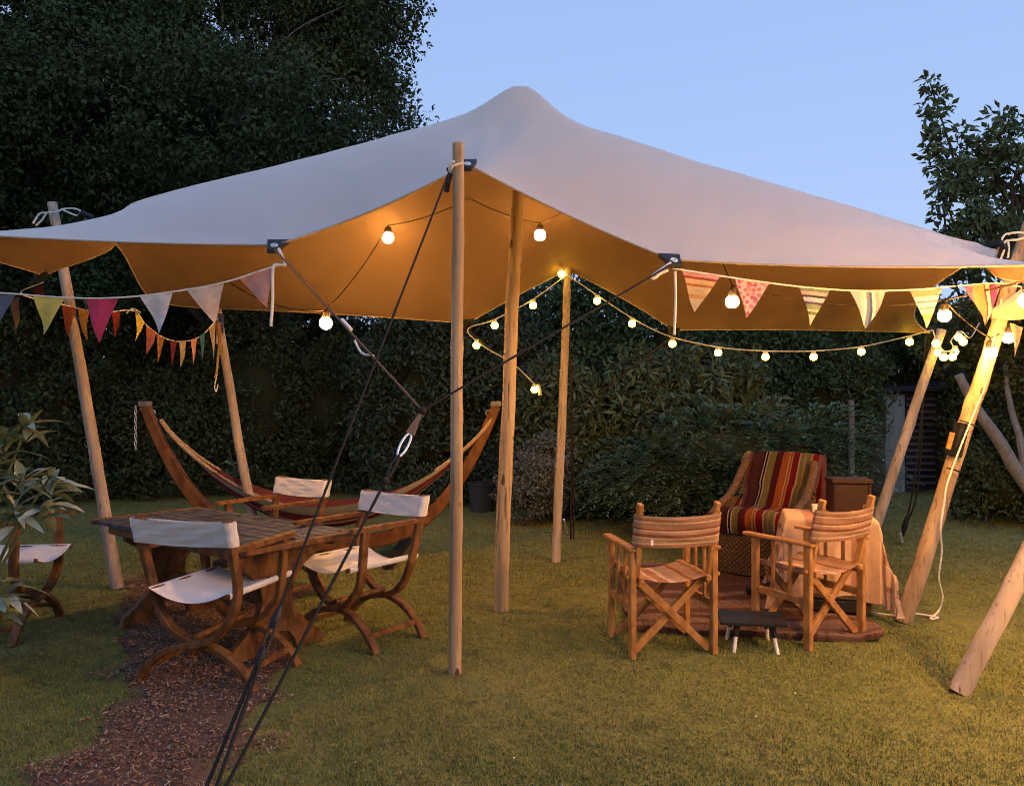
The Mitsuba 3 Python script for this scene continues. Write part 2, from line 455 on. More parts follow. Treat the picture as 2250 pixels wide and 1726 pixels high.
# ------------------------------------------------------------------ foliage
def leaves(C, N, L, W, col, seed, droop=0.0, jitter=0.25, fold=0.25, face=None):
    """One bent leaf (4 triangles) per centre C; N: outward direction; L, W: length, half width."""
    r = np.random.default_rng(seed)
    n = len(C)
    d = r.normal(size=(n, 3))
    d = d / np.linalg.norm(d, axis=1, keepdims=True) + N * 0.6
    d[:, 2] -= droop
    d /= np.linalg.norm(d, axis=1, keepdims=True)
    u = r.normal(size=(n, 3)) * .7 + (N if face is None else face)
    u[:, 2] += .5
    s = np.cross(d, u)
    s /= np.linalg.norm(s, axis=1, keepdims=True) + 1e-9
    nn = np.cross(s, d)
    l = (L * r.uniform(.5, 1.5, n))[:, None]
    w = (W * r.uniform(.7, 1.25, n))[:, None]
    V = np.stack([C, C + d * l * .48 - s * w + nn * w * fold, C + d * l * .52 + s * w + nn * w * fold, C + d * l - nn * l * .12], 1).reshape(-1, 3)
    f = np.array([[0, 3, 1], [0, 2, 3]])
    F = (f[None] + (np.arange(n) * 4)[:, None, None]).reshape(-1, 3)
    c0, c1 = np.array(col[0]), np.array(col[1])
    t = r.random((n, 1))
    cc = (c0 * (1 - t) + c1 * t) * r.uniform(1 - jitter, 1 + jitter, (n, 1))
    return trimesh.Trimesh(V, F, process=False), np.repeat(cc, 4, 0)


def crown(ells, n_clump, clump_r, per, seed, fill=0.55, hollow=None):
    """Leaf centres and outward directions: clumps through the outer part of ellipsoids [(centre, radii)], leaves through each clump."""
    r = np.random.default_rng(seed)
    vol = np.array([a[1][0] * a[1][1] * a[1][2] for a in ells]) ** (2 / 3)
    pick = r.choice(len(ells), n_clump, p=vol / vol.sum())
    v = r.normal(size=(n_clump, 3))
    v /= np.linalg.norm(v, axis=1, keepdims=True)
    rad = r.uniform(fill, 1.0, n_clump) ** .6
    c = np.array([ells[i][0] for i in pick]) + v * rad[:, None] * np.array([ells[i][1] for i in pick])
    c = c[c[:, 2] > .1]
    v2 = r.normal(size=(len(c), per, 3))
    v2 /= np.linalg.norm(v2, axis=2, keepdims=True)
    cr = clump_r * r.uniform(.6, 1.35, len(c))[:, None, None]
    pts = c[:, None] + v2 * cr * (r.random((len(c), per, 1)) ** .5) * np.array([1, 1, .72])
    P_, N_ = pts.reshape(-1, 3), v2.reshape(-1, 3)
    k = P_[:, 2] > .04
    return P_[k], N_[k], c


def blob(ells, s=0.8, seed=0):
    ms = []
    for i, (c, rr) in enumerate(ells):
        m = trimesh.creation.icosphere(3)
        v = m.vertices.copy()
        m.vertices = v * (s + .14 * npnoise(v, 3, seed + i)[:, None]) * np.array(rr) + np.array(c)
        ms.append(m)
    return cat(*ms)


def limb(pts, r0, r1, k=8, seed=0):
    p = spline(pts, 8)
    p = p + np.stack([npnoise(p, 3, seed + j) for j in range(3)], 1) * r0 * .35
    return tube(p, 1.0, k, np.linspace(r0, r1, len(p)))


def shrub(name, label, ells, n, cr, per, L, W, col, seed, category='shrub', core=.5, droop=0.0, group=None, stems=None):
    t = thing(name, label, category, group)
    core = min(core, .52)
    C, N, _ = crown(ells, int(n * 1.25), cr, int(per * 1.35), seed, .5)
    lm, lc = leaves(C, N, L, W, col, seed + 1, droop)
    add(t + '__foliage', lm, 'mat_leaf', False, kind='stuff', color=lc)
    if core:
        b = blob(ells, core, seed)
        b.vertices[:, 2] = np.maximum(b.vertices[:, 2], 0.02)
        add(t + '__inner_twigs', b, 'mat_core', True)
        r = np.random.default_rng(seed)
    for e in ells[:4]:
        q = np.array(e[0]) + r.normal(size=3) * .25 * np.array(e[1])
        b0 = np.array([e[0][0] + r.normal() * .15, e[0][1] + r.normal() * .1, 0])
        add(t + '__stem', limb([b0, (b0 + q) / 2 + r.normal(size=3) * .08, q], .035, .012, 6, seed), 'mat_bark', 40)
    return t


DARKG = ((.037, .056, .026), (.076, .105, .046))
MIDG = ((.038, .070, .032), (.088, .135, .062))
BLUEG = ((.036, .060, .040), (.08, .115, .075))
OLIVE = ((.046, .078, .040), (.110, .145, .080))


def big_tree(name, label, trunk, ells, n, cr, per, L, W, col, seed, group=None, limbs=9, trunk_r=.22, fill=.45, core=0.0, bark='mat_bark'):
    t = thing(name, label, 'tree', group)
    C, N, cl = crown(ells, n, cr, per, seed, fill)
    lm, lc = leaves(C, N, L, W, col, seed + 1, .25)
    add(t + '__crown', lm, 'mat_leaf', False, kind='stuff', color=lc)
    r = np.random.default_rng(seed)
    tr = np.array(trunk, float)
    add(t + '__trunk', limb(tr, trunk_r, trunk_r * .45, 12, seed), bark, 40)
    top = tr[-1]
    for k in range(limbs):
        q = cl[r.integers(len(cl))]
        i = r.integers(1, len(tr))
        b0 = tr[i - 1] + (tr[i] - tr[i - 1]) * r.uniform(.4, 1)
        mid = (b0 + q) / 2 + np.array([0, 0, .12 * np.linalg.norm(q - b0)]) + r.normal(size=3) * .15
        add(t + '__branch', limb([b0, mid, q], trunk_r * .35, .012, 6, seed + k), bark, 40)
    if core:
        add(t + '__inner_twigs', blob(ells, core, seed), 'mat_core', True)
    return t


# back hedge, in separate shrubs as they can be told apart
def hedge_ells(x0, x1, y, zt, n, seed, ry=.7):
    r = np.random.default_rng(seed)
    out = []
    for i in range(n):
        x = x0 + (x1 - x0) * (i + .5) / n
        w = (x1 - x0) / n * .85
        out.append(((x, y + r.uniform(-.15, .15), zt * .5), (w, ry, zt * .52 * r.uniform(.93, 1.05))))
    return out


shrub('hedge', 'tall clipped green hedge across the back behind the tent', hedge_ells(-0.3, 5.3, 11.4, 3.7, 5, 3), 1050, .26, 52, .085, .024, MIDG, 40, 'hedge', .8)
shrub('evergreen_shrub', 'dark bluish green evergreen behind the right end of the hammock', [((-1.2, 11.2, 1.5), (1.2, .8, 1.75)), ((.15, 10.9, 1.3), (.8, .7, 1.6)), ((-.5, 10.9, 2.5), (.9, .7, 1.2))], 560, .25, 52, .085, .024, BLUEG, 60, core=.72)
shrub('laurel_shrub', 'brownish green laurel with long upright leaves behind the rear tent pole', [((.75, 9.75, .75), (.62, .5, 1.0)), ((1.65, 9.75, 1.05), (.8, .55, 1.05)), ((2.6, 9.9, 1.15), (.9, .55, 1.15)), ((.6, 9.8, 1.4), (.5, .45, .7))], 520, .20, 34, .135, .026, OLIVE, 70, core=.72)
shrub('silver_shrub', 'low grey leaved shrub at the foot of the hedge left of the rear tent pole', [((.25, 9.15, .45), (.42, .35, .55)), ((.5, 9.3, .75), (.3, .3, .4))], 170, .12, 40, .045, .012, ((.10, .115, .105), (.19, .21, .20)), 80, core=.7)


def conifer():
    t = thing('conifer_shrub', 'spreading dark green conifer with drooping feathery tips behind the director chairs', 'shrub')
    r = np.random.default_rng(90)
    ells = [((1.75, 8.5, .5), (.75, .6, .62)), ((2.6, 8.6, .75), (1.0, .75, .78)), ((3.45, 8.6, .7), (.75, .65, .75)), ((2.3, 8.1, .42), (.9, .5, .5))]
    Cs, Ns = [], []
    for k in range(1150):
        c, rr = ells[r.choice(4, p=[.22, .36, .24, .18])]
        v = r.normal(size=3)
        v[2] = abs(v[2]) * .9 - .15
        v[1] -= .3
        v /= np.linalg.norm(v)
        p = np.array(c) + v * np.array(rr) * r.uniform(.72, 1.05)
        if p[2] < .08:
            continue
        # a spray: twig running out and drooping, leaflets either side
        out = np.array([v[0], v[1], .15 + .25 * v[2]])
        out /= np.linalg.norm(out)
        L = r.uniform(.20, .42)
        for s in np.linspace(0, 1, 13):
            q = p + out * L * s - np.array([0, 0, .5 * L * s * s])
            side = np.cross(out, [0, 0, 1])
            side /= np.linalg.norm(side) + 1e-9
            for sg in (-1, 1):
                Cs.append(q)
                Ns.append(out * .9 + side * sg * .8 + np.array([0, 0, -.35 * s]))
    C, D = np.array(Cs), np.array(Ns)
    n = len(C)
    D += r.normal(size=(n, 3)) * .16
    D /= np.linalg.norm(D, axis=1, keepdims=True)
    S = np.cross(D, [0, 0, 1.0])
    S /= np.linalg.norm(S, axis=1, keepdims=True) + 1e-9
    l = r.uniform(.06, .12, (n, 1))
    w = r.uniform(.008, .014, (n, 1))
    V = np.stack([C, C + D * l * .5 - S * w, C + D * l * .5 + S * w, C + D * l], 1).reshape(-1, 3)
    f = np.array([[0, 1, 2], [1, 3, 2]])
    F = (f[None] + (np.arange(n) * 4)[:, None, None]).reshape(-1, 3)
    tt = r.random((n, 1))
    col = (np.array([.055, .105, .062]) * (1 - tt) + np.array([.13, .21, .13]) * tt)
    add(t + '__foliage', trimesh.Trimesh(V, F, process=False), 'mat_leaf', False, kind='stuff', color=np.repeat(col, 4, 0))
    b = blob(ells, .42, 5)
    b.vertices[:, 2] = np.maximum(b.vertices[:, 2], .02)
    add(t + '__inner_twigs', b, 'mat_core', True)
    for i, x in enumerate((1.9, 2.6, 3.3)):
        add(t + '__stem', limb([(x, 8.6, 0), (x + .05, 8.55, .4), (x + .1, 8.5, .8)], .05, .02, 8, i), 'mat_bark', 40)


conifer()
# deep shade on the left: trees over dark undergrowth
shrub('dark_shrub', 'black looking undergrowth in deep shade behind the hammock', hedge_ells(-12.5, -1.8, 15.2, 4.2, 8, 9, .9), 820, .34, 40, .11, .034, DARKG, 100, core=.8)
shrub('dark_shrub', 'dark shrub in the shade left of the leaning left tent pole', [((-7.2, 11.2, 1.3), (1.2, .7, 1.6)), ((-5.6, 11.7, .9), (.9, .6, 1.1)), ((-4.3, 12.2, 1.5), (1.1, .6, 1.8)), ((-3.0, 12.4, 1.2), (1.0, .6, 1.5))], 560, .26, 40, .09, .028, DARKG, 110, core=.75)
bt = big_tree('broadleaf_tree', 'huge dark broadleaf tree rising behind the left half of the tent', [(-4.2, 13.2, 0), (-4.1, 13.1, 2.5), (-3.9, 13.0, 5), (-3.6, 12.9, 8)],
         [((-3.0, 12.6, 6.6), (1.35, 1.4, 2.6)), ((-4.3, 12.6, 8.2), (2.2, 1.8, 2.8)), ((-5.0, 12.3, 4.7), (2.4, 1.7, 1.5)), ((-2.6, 11.9, 4.2), (1.6, 1.3, 1.0)), ((-7.6, 12.0, 4.3), (1.8, 1.4, 1.3)), ((-4.4, 9.9, 5.2), (2.7, 1.2, .95)), ((-7.3, 9.6, 5.0), (2.0, 1.4, 1.2)), ((-3.1, 12.5, 9.3), (1.7, 1.6, 2.2))], 980, .46, 230, .080, .025, DARKG, 120, limbs=16)
for k in range(16):
    r0 = np.random.default_rng(500 + k)
    p0 = np.array([-3.75, 11.25, 6.35]) + r0.normal(size=3) * [.25, .1, .3]
    p1 = p0 + np.array([r0.normal() * .55, -.05 + r0.normal() * .12, r0.normal() * .45])
    add(bt + '__branch', limb([p0, (p0 + p1) / 2 + r0.normal(size=3) * .08, p1], .014, .004, 5, 500 + k), 'mat_bark_grey', 40)
big_tree('broadleaf_tree', 'leafy green tree filling the top left corner', [(-7.6, 11.0, 0), (-7.5, 11.0, 2.5), (-7.2, 10.9, 6)],
         [((-6.6, 10.6, 6.3), (1.7, 1.5, 1.9)), ((-8.3, 10.8, 5.2), (1.8, 1.5, 2.4)), ((-5.9, 10.5, 8.0), (1.6, 1.5, 1.8)), ((-7.0, 10.7, 3.7), (1.6, 1.2, 1.1))], 560, .42, 190, .078, .024, MIDG, 140, limbs=10)
big_tree('far_tree', 'dense tree closing the far left of the garden', [(-11, 16, 0), (-11, 16, 3), (-10.5, 16, 7)],
         [((-10.5, 15.5, 6), (3.0, 1.8, 4.5)), ((-6.5, 16, 5), (3.0, 1.8, 4.5)), ((-13, 14, 4), (2.5, 2.5, 4))], 520, .6, 90, .15, .05, DARKG, 160, limbs=5, core=.75)
big_tree('added_side_tree', 'unseen tree added beyond the left edge to block sky, nearest the leafy plant', [(-9.0, 6.0, 0), (-9.0, 6.0, 2.5), (-8.8, 6.0, 5.5)], [((-9.0, 6.0, 5.5), (2.0, 2.4, 2.6)), ((-9.3, 3.4, 4.6), (1.8, 2.2, 2.6))], 230, .55, 60, .19, .06, MIDG, 163, limbs=5)  # both side trees stand out of view, added to shade the left
big_tree('added_side_tree', 'unseen tree added beyond the left edge to block sky, beside the camera', [(-9.5, 0.0, 0), (-9.5, 0, 2.5), (-9.3, 0, 5.5)], [((-9.5, 0.2, 5.2), (2.2, 2.4, 2.8)), ((-9.2, -3.0, 4.6), (2.0, 2.2, 2.6))], 230, .55, 60, .19, .06, MIDG, 164, limbs=5)
# right: pear tree over the tent's right end, bushes, leaning trunk
big_tree('pear_tree', 'young pear tree with upright shoots above the right end of the tent', [(8.0, 11.6, 0), (8.0, 11.6, 2.0), (7.9, 11.6, 4.2)],
         [((7.0, 11.6, 4.95), (.48, .6, 1.15)), ((7.75, 11.6, 4.8), (.65, .7, 1.1)), ((8.5, 11.5, 4.4), (.7, .7, 1.0)), ((7.3, 11.5, 3.9), (.9, .7, .7)), ((6.68, 11.6, 5.85), (.20, .25, .85)), ((6.8, 11.6, 5.5), (.25, .25, .6)), ((7.75, 11.6, 5.75), (.30, .3, .55))],
         185, .18, 30, .135, .035, ((.055, .090, .045), (.11, .155, .080)), 180, limbs=14, trunk_r=.09, fill=.1)
shrub('hedge', 'yellowish green bushes behind the orange lit tent pole on the right', hedge_ells(7.4, 14.5, 14.2, 3.7, 5, 17), 620, .28, 46, .085, .026, ((.045, .055, .02), (.10, .11, .045)), 200, 'hedge', .78)
shrub('low_bush', 'low rounded dark bush on the lawn at the right edge', [((6.05, 9.2, .45), (.55, .6, .6)), ((6.8, 9.4, .7), (.8, .7, .95)), ((6.6, 9.1, 1.2), (.6, .5, .5))], 240, .17, 44, .07, .02, DARKG, 220, 'bush')
t = thing('leaning_tree', 'tree with a pale grey leaning trunk at the right edge', 'tree')
add(t + '__trunk', limb([(6.143, 8.600, 0.281), (5.898, 8.600, 0.689), (5.626, 8.600, 1.124), (5.409, 8.600, 1.439), (5.192, 8.600, 1.831)], .085, .05, 10, 3), 'mat_bark_grey', 40)
add(t + '__branch', limb([(6.007, 8.600, 0.526), (5.994, 8.700, 1.010), (5.952, 8.800, 1.394), (5.935, 8.900, 1.956)], .05, .025, 8, 6), 'mat_bark_grey', 40)
add(t + '__branch', limb([(6.551, 8.600, -0.126), (6.333, 8.600, 0.091), (6.143, 8.600, 0.281)], .11, .085, 10, 8), 'mat_bark_grey', 40)
C, N, _ = crown([((5.831, 9.000, 2.417), (.9, .6, .5)), ((6.457, 9.000, 2.076), (.7, .6, .8)), ((6.855, 9.000, 2.758), (.9, .7, .6))], 150, .24, 60, 231, .3)
lm, lc = leaves(C, N, .08, .026, ((.045, .055, .02), (.09, .10, .04)), 232, .3)
add(t + '__crown', lm, 'mat_leaf', False, kind='stuff', color=lc)
t = thing('tree', 'dark mossy tree trunk standing beside the pale blue door', 'tree')
add(t + '__trunk', limb([(5.98, 12.2, 0), (6.0, 12.2, 1.2), (5.95, 12.2, 2.6)], .17, .13, 12, 4), 'mat_bark', 40)
C, N, _ = crown([((5.6, 12.1, 2.9), (1.5, .6, .8))], 130, .25, 50, 241, .3)
lm, lc = leaves(C, N, .085, .028, DARKG, 242, .3)
add(t + '__crown', lm, 'mat_leaf', False, kind='stuff', color=lc)
add('garden_post', beam((4.963, 10.800, 0.016), (4.949, 10.800, 1.552), .07, .07, .006), 'mat_bark_grey', False, 'thin pale post among the leaves right of the conifer', 'post')
shrub('added_hedge', 'unseen hedge added behind the camera to block low sky', hedge_ells(-13, 13, -6.5, 4.2, 7, 51, .8), 700, .5, 24, .22, .07, MIDG, 270, 'hedge', .85)  # unseen, added to cut low sky light on surfaces facing the camera
# shed
mat('mat_door', proc(lambda p, n, uv: mix((0.20, 0.26, 0.31), (0.30, 0.37, 0.42), fbm(p.x * 12, p.y * 12, p.z * 3, 3))), 0.6)
mat('mat_shed', (0.035, 0.035, 0.045), 0.7)
SX, SY = -.40, -.6
t = thing('garden_shed', 'garden shed with a pale blue door and dark louvred panel', 'shed')
add(t + '__door', cbox(.46, .05, 1.66, (6.85 + SX, 13.2 + SY, .83)), 'mat_door', False, 'pale blue grey weathered door', None)
add(t + '__door__panel', cbox(.15, .02, .62, (6.74 + SX, 13.172 + SY, 1.25)), 'mat_door', False)
add(t + '__door__panel', cbox(.15, .02, .62, (6.95 + SX, 13.172 + SY, 1.25)), 'mat_door', False)
add(t + '__door__panel', cbox(.15, .02, .55, (6.74 + SX, 13.172 + SY, .5)), 'mat_door', False)
add(t + '__door__panel', cbox(.15, .02, .55, (6.95 + SX, 13.172 + SY, .5)), 'mat_door', False)
add(t + '__wall', cbox(2.2, 1.6, 1.7, (7.75 + SX, 14.05 + SY, .85)), 'mat_shed', False)
mat('mat_louvre', (0.13, 0.13, 0.17), 0.6)
for k in range(14):
    s = cbox(.50, .055, .018, (0, 0, 0), .003)
    s.apply_transform(trimesh.transformations.rotation_matrix(.6, [1, 0, 0]))
    s.apply_translation([7.36 + SX, 13.2 + SY, .16 + k * .11])
    add(t + '__louvre_slat', s, 'mat_louvre', False)
add(t + '__roof', cat(beam((7.75 + SX, 13.0 + SY, 1.74), (7.75 + SX, 15.1 + SY, 1.95), 2.4, .06)), 'mat_shed', False)
shrub('hedge', 'green foliage crowding over the roof of the garden shed', [((5.6, 14.6, 1.9), (1.0, .6, 2.1)), ((7.2, 15.2, 1.9), (1.2, .6, 2.2)), ((6.6, 13.4, 2.75), (1.5, .7, .75))], 460, .28, 46, .085, .026, MIDG, 260, 'hedge', .78)
shrub('hedge_bush', 'leafy bush hiding the right half of the garden shed', [((7.75, 12.15, 1.2), (.62, .35, 1.5)), ((8.5, 12.4, 1.3), (.7, .4, 1.6))], 240, .24, 44, .085, .026, ((.045, .06, .024), (.10, .12, .05)), 265, 'bush')
# planter by the hedge
mat('mat_pot', (.06, .06, .062), .8)
pm = lathe([(0, 0), (.15, 0), (.19, .36), (.205, .37), (.205, .40), (.17, .40), (.165, .34), (0, .33)], 20)
add('plant_pot', pm, 'mat_pot', 30, 'plain grey plant pot on the grass behind the centre pole', 'pot', M=T().translate([-.42, 10.3, 0]))

# ------------------------------------------------------------------ the tent
FM, LR, FRC, RA, RM = (-0.251, 4.180, 2.819), (0.876, 4.050, 2.254), (3.4, 3.75, 2.2), (3.5, 4.45, 2.2), (3.353, 5.100, 2.546)
RRC, RLR, REM, RLL, RLC = (4.073, 7.200, 2.169), (1.548, 7.100, 2.186), (0.528, 7.020, 2.746), (-0.420, 7.000, 2.238), (-2.885, 7.280, 2.416)
LM, LA, FLC, LL = (-3.501, 6.040, 2.992), (-3.642, 5.750, 2.471), (-3.9, 4.3, 2.5), (-1.341, 4.200, 2.366)
PEAK = np.array((0.061, 5.350, 3.750))


def edge(a, b, pull, sag=0.0, n=22, via=None):
    a, b = np.array(a, float), np.array(b, float)
    if via:
        return spline([a, *via, b], 9)
    t = np.linspace(0, 1, n + 1)[:, None]
    p = a + (b - a) * t
    c = np.array([0.0, 5.5]) - (a + b)[:2] / 2
    nrm = np.array([-(b - a)[1], (b - a)[0]])
    nrm /= np.linalg.norm(nrm)
    nrm *= np.sign(nrm @ c)
    p[:, :2] += nrm * pull * 4 * t * (1 - t)
    p[:, 2] -= (sag * 4 * t * (1 - t))[:, 0]
    return p


EDGES = [edge(FM, LR, .10, .0), edge(LR, FRC, .12, .02), edge(FRC, RA, .1), edge(RA, RM, .1, via=[(3.12, 4.75, 2.28)]), edge(RM, RRC, .3, .03), edge(RRC, RLR, .14, .0), edge(RLR, REM, .10, .0), edge(REM, RLL, .10, .0),
         edge(RLL, RLC, .14, .0), edge(RLC, LM, 0, via=[(-3.267, 7.100, 2.428), (-3.370, 6.800, 2.495), (-3.315, 6.250, 2.785)]), edge(LM, LA, 0, via=[(-3.16, 5.88, 2.73)]), edge(LA, FLC, .08), edge(FLC, LL, .22, -.02), edge(LL, FM, .10, .0)]
BOUND = np.vstack([e[:-1] for e in EDGES])

RIDGE_L = [0, .235, .32, .42, .51, .60, .68, .76, .85, .93, 1]
RIDGE_R = [0, .225, .30, .40, .50, .585, .68, .77, .865, .945, 1]
RIDGE_F = [0, .17, .31, .43, .53, .62, .70, .78, .86, .93, 1]
RIDGE_W, BEND = 1000.0, .001


def canopy():
    poly = Polygon(BOUND[:, :2])
    h = .055
    x0, y0, x1, y1 = poly.bounds
    xs, ys = np.meshgrid(np.arange(x0, x1, h), np.arange(y0, y1, h * .866), indexing='ij')
    xs = xs + (np.arange(xs.shape[1]) % 2)[None] * h / 2
    pts = np.stack([xs.ravel(), ys.ravel()], 1)
    pts = pts[contains_xy(poly.buffer(-h * .6), pts[:, 0], pts[:, 1])]
    # boundary resampled
    d = np.linalg.norm(np.diff(np.vstack([BOUND, BOUND[:1]]), axis=0), axis=1)
    s = np.concatenate([[0], np.cumsum(d)])
    q = np.arange(0, s[-1], h)
    anchors = np.searchsorted(s, s[:-1])
    q = np.unique(np.concatenate([q, [s[i] for i in np.cumsum([0] + [len(e) - 1 for e in EDGES])[:-1]]]))
    q = q[np.concatenate([np.diff(q) > .012, [True]])]
    B = np.stack([np.interp(q, s, np.append(BOUND[:, k], BOUND[0, k])) for k in range(3)], 1)
    nb = len(B)
    V = np.vstack([B[:, :2], pts])
    tri = Delaunay(V).simplices
    cen = V[tri].mean(1)
    tri = tri[contains_xy(poly.buffer(-.004), cen[:, 0], cen[:, 1])]
    a, b, c = V[tri[:, 0]], V[tri[:, 1]], V[tri[:, 2]]
    ar = (b - a)[:, 0] * (c - a)[:, 1] - (b - a)[:, 1] * (c - a)[:, 0]
    tri = np.where((ar < 0)[:, None], tri[:, ::-1], tri)[np.abs(ar) > 1e-7]
    n = len(V)
    # membrane: weighted Laplace with the peak pinned on a small cap
    cx = V[tri].mean(1)
    r = np.linalg.norm(cx - PEAK[:2], axis=1)
    wt = (r + .2) ** -1.0
    I, J, W = [], [], []
    for k in range(3):
        i, j, l = tri[:, k], tri[:, (k + 1) % 3], tri[:, (k + 2) % 3]
        u, v = V[i] - V[l], V[j] - V[l]
        cot = (u * v).sum(1) / np.maximum(np.abs(u[:, 0] * v[:, 1] - u[:, 1] * v[:, 0]), 1e-9)
        w = np.clip(cot, .02, 20) * wt
        I += [i, j]; J += [j, i]; W += [w, w]
    A = sp.coo_matrix((np.concatenate(W), (np.concatenate(I), np.concatenate(J))), (n, n)).tocsr()
    Lp = sp.diags(np.asarray(A.sum(1)).ravel()) - A
    rr = np.linalg.norm(V - PEAK[:2], axis=1)
    z = np.zeros(n)
    fixed = np.zeros(n, bool)
    fixed[:nb] = True
    z[:nb] = B[:, 2]
    cap = rr < .12
    fixed |= cap
    z[cap] = PEAK[2] - 1.6 * rr[cap] ** 2
    # the cloth is pulled tight from the peak to the high poles: soft ridges with a slight catenary
    area = np.zeros(n)
    np.add.at(area, tri.ravel(), np.repeat(np.abs((V[tri[:, 1], 0] - V[tri[:, 0], 0]) * (V[tri[:, 2], 1] - V[tri[:, 0], 1]) - (V[tri[:, 1], 1] - V[tri[:, 0], 1]) * (V[tri[:, 2], 0] - V[tri[:, 0], 0])) / 6, 3))
    pen, tgt = np.zeros(n), np.zeros(n)
    for end, strength, prof in ((LM, 1.0, RIDGE_L), (RM, 1.0, RIDGE_R), (FM, .25, RIDGE_F), (REM, .25, RIDGE_F)):
        e = np.array(end) - PEAK
        L2 = e[:2] @ e[:2]
        tpos = ((V - PEAK[:2]) @ e[:2]) / L2
        dist = np.abs((V[:, 0] - PEAK[0]) * e[1] - (V[:, 1] - PEAK[1]) * e[0]) / math.sqrt(L2)
        zz = PEAK[2] + e[2] * np.interp(tpos, np.linspace(0, 1, len(prof)), prof)
        w = strength * RIDGE_W * np.exp(-(dist / .10) ** 2) * ((tpos > 0) & (tpos < 1.0)) * area
        tgt += w * zz
        pen += w
    for (p, q) in (((-3.15, 5.40, 2.76), (-3.78, 4.65, 2.50)),):
        p, q = np.array(p), np.array(q)
        e = q - p
        L2 = e[:2] @ e[:2]
        tpos = ((V - p[:2]) @ e[:2]) / L2
        dist = np.abs((V[:, 0] - p[0]) * e[1] - (V[:, 1] - p[1]) * e[0]) / math.sqrt(L2)
        w = .35 * RIDGE_W * np.exp(-(dist / .12) ** 2) * ((tpos > 0) & (tpos < 1)) * area
        tgt += w * (p[2] + e[2] * tpos)
        pen += w
    Lp = Lp + BEND * (Lp @ sp.diags(1 / np.maximum(area, 1e-6)) @ Lp) + sp.diags(pen)
    fr = np.where(~fixed)[0]
    fx = np.where(fixed)[0]
    z[fr] = spl.spsolve(Lp[fr][:, fr].tocsc(), tgt[fr] - Lp[fr][:, fx] @ z[fx])
    # slight tension creases fanning from the anchor points
    for an in (FM, LL, LR, RM, LM, FLC):
        dv = V - np.array(an[:2])
        rd, th = np.linalg.norm(dv, axis=1), np.arctan2(dv[:, 1], dv[:, 0])
        z[nb:] += (.010 * np.exp(-rd / .65) * np.sin(th * 19 + an[0] + .8 * np.sin(rd * 5)) * np.minimum(rd / .12, 1))[nb:]
    return np.column_stack([V, z]), tri, B


CV, CT, CB = canopy()
CTREE = cKDTree(CV[:, :2])


def tent_z(x, y):
    d, i = CTREE.query([x, y], k=3)
    return float(np.average(CV[i, 2], weights=1 / (d + 1e-3)))


t = tent = thing('stretch_tent', 'pale stretch tent canopy pulled up to one rounded peak', 'tent')
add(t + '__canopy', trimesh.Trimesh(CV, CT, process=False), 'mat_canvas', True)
loop = np.vstack([CB, CB[:2]])
add(t + '__hem', tube(loop + np.array([0, 0, .002]), .006, 6, cap=False), 'mat_hem', True)


def pad(c, out, w=.12):
    """Black corner webbing: a trapezoid plate folded over the edge with an eyelet."""
    c = np.array(c, float)
    o = np.array([out[0], out[1], 0.0])
    o /= np.linalg.norm(o)
    s = np.array([-o[1], o[0], 0])
    zz = np.array([0, 0, 1.0])
    slope = o * .8 - zz * .6
    pts = []
    for k, (a, b) in enumerate([(-w * .5, -.05), (w * .5, -.05), (w * .24, .075), (-w * .24, .075)]):
        for hgt in (-.012, .014):
            pts.append(c + s * a + slope * b + zz * hgt)
    return trimesh.Trimesh(pts).convex_hull


def pad_eyelet(c, out):
    o = np.array([out[0], out[1], 0.0])
    o /= np.linalg.norm(o)
    m = trimesh.creation.torus(.016, .006, major_sections=14, minor_sections=6)
    m.apply_transform(trimesh.geometry.align_vectors([0, 0, 1], np.array([o[0] * .6, o[1] * .6, .8])))
    m.apply_translation(np.array(c) + (o * .8 - np.array([0, 0, .6])) * .035 + np.array([0, 0, .016]))
    return m


for c, o in ((FM, (0, -1)), (LR, (.2, -1)), (FRC, (1, -1)), (RA, (1, -.2)), (RM, (1, 0)), (RRC, (1, 1)), (RLR, (0, 1)), (REM, (0, 1)), (RLL, (0, 1)), (RLC, (-1, 1)), (LM, (-1, 0)), (LA, (-1, -.2)), (FLC, (-1, -.5)), (LL, (0, -1))):
    big = c in (RM, LM)
    k = add(t + '__corner_pad', pad(c, o, .17 if big else .10 if c is FM else .125), 'mat_black', False)
    add(k + '__eyelet', pad_eyelet(c, o), 'mat_steel', 30)


# ------------------------------------------------------------------ poles
def pole(name, label, a, b, r0, r1, m, seed):
    a, b = np.array(a, float), np.array(b, float)
    n = 40
    tt = np.linspace(0, 1, n)
    p = a + (b - a) * tt[:, None]
    wob = np.stack([npnoise(tt[:, None] * np.linalg.norm(b - a), 2.2, seed), npnoise(tt[:, None] * np.linalg.norm(b - a), 2.2, seed + 1), tt * 0], 1)
    p = p + wob * .011
    sc = (r0 + (r1 - r0) * tt) * (1 + .035 * npnoise(tt[:, None] * 8, 2.5, seed + 2))
    path = p
    k = 16
    sec = ring(1.0, k)
    mm = sweep(path, sec, sc, up=(0, 1, 0))
    v = mm.vertices
    # flat top and foot ends, slight bevel; knots as low swellings
    r = np.random.default_rng(seed)
    for q in range(9):
        i = r.integers(3, n - 3)
        j = r.integers(k)
        kc = v[i * k + j]
        d = np.linalg.norm(v - kc, axis=1)
        out = v - p[np.clip(np.argmin(np.linalg.norm(v[:, None] - p[None, ::4], axis=2), 1) * 4, 0, n - 1)]
        v = v + out * (.10 * np.exp(-(d / .04) ** 2))[:, None]
    mm.vertices = v
    return add(name, mm, m, 40, label, 'tent pole', None)


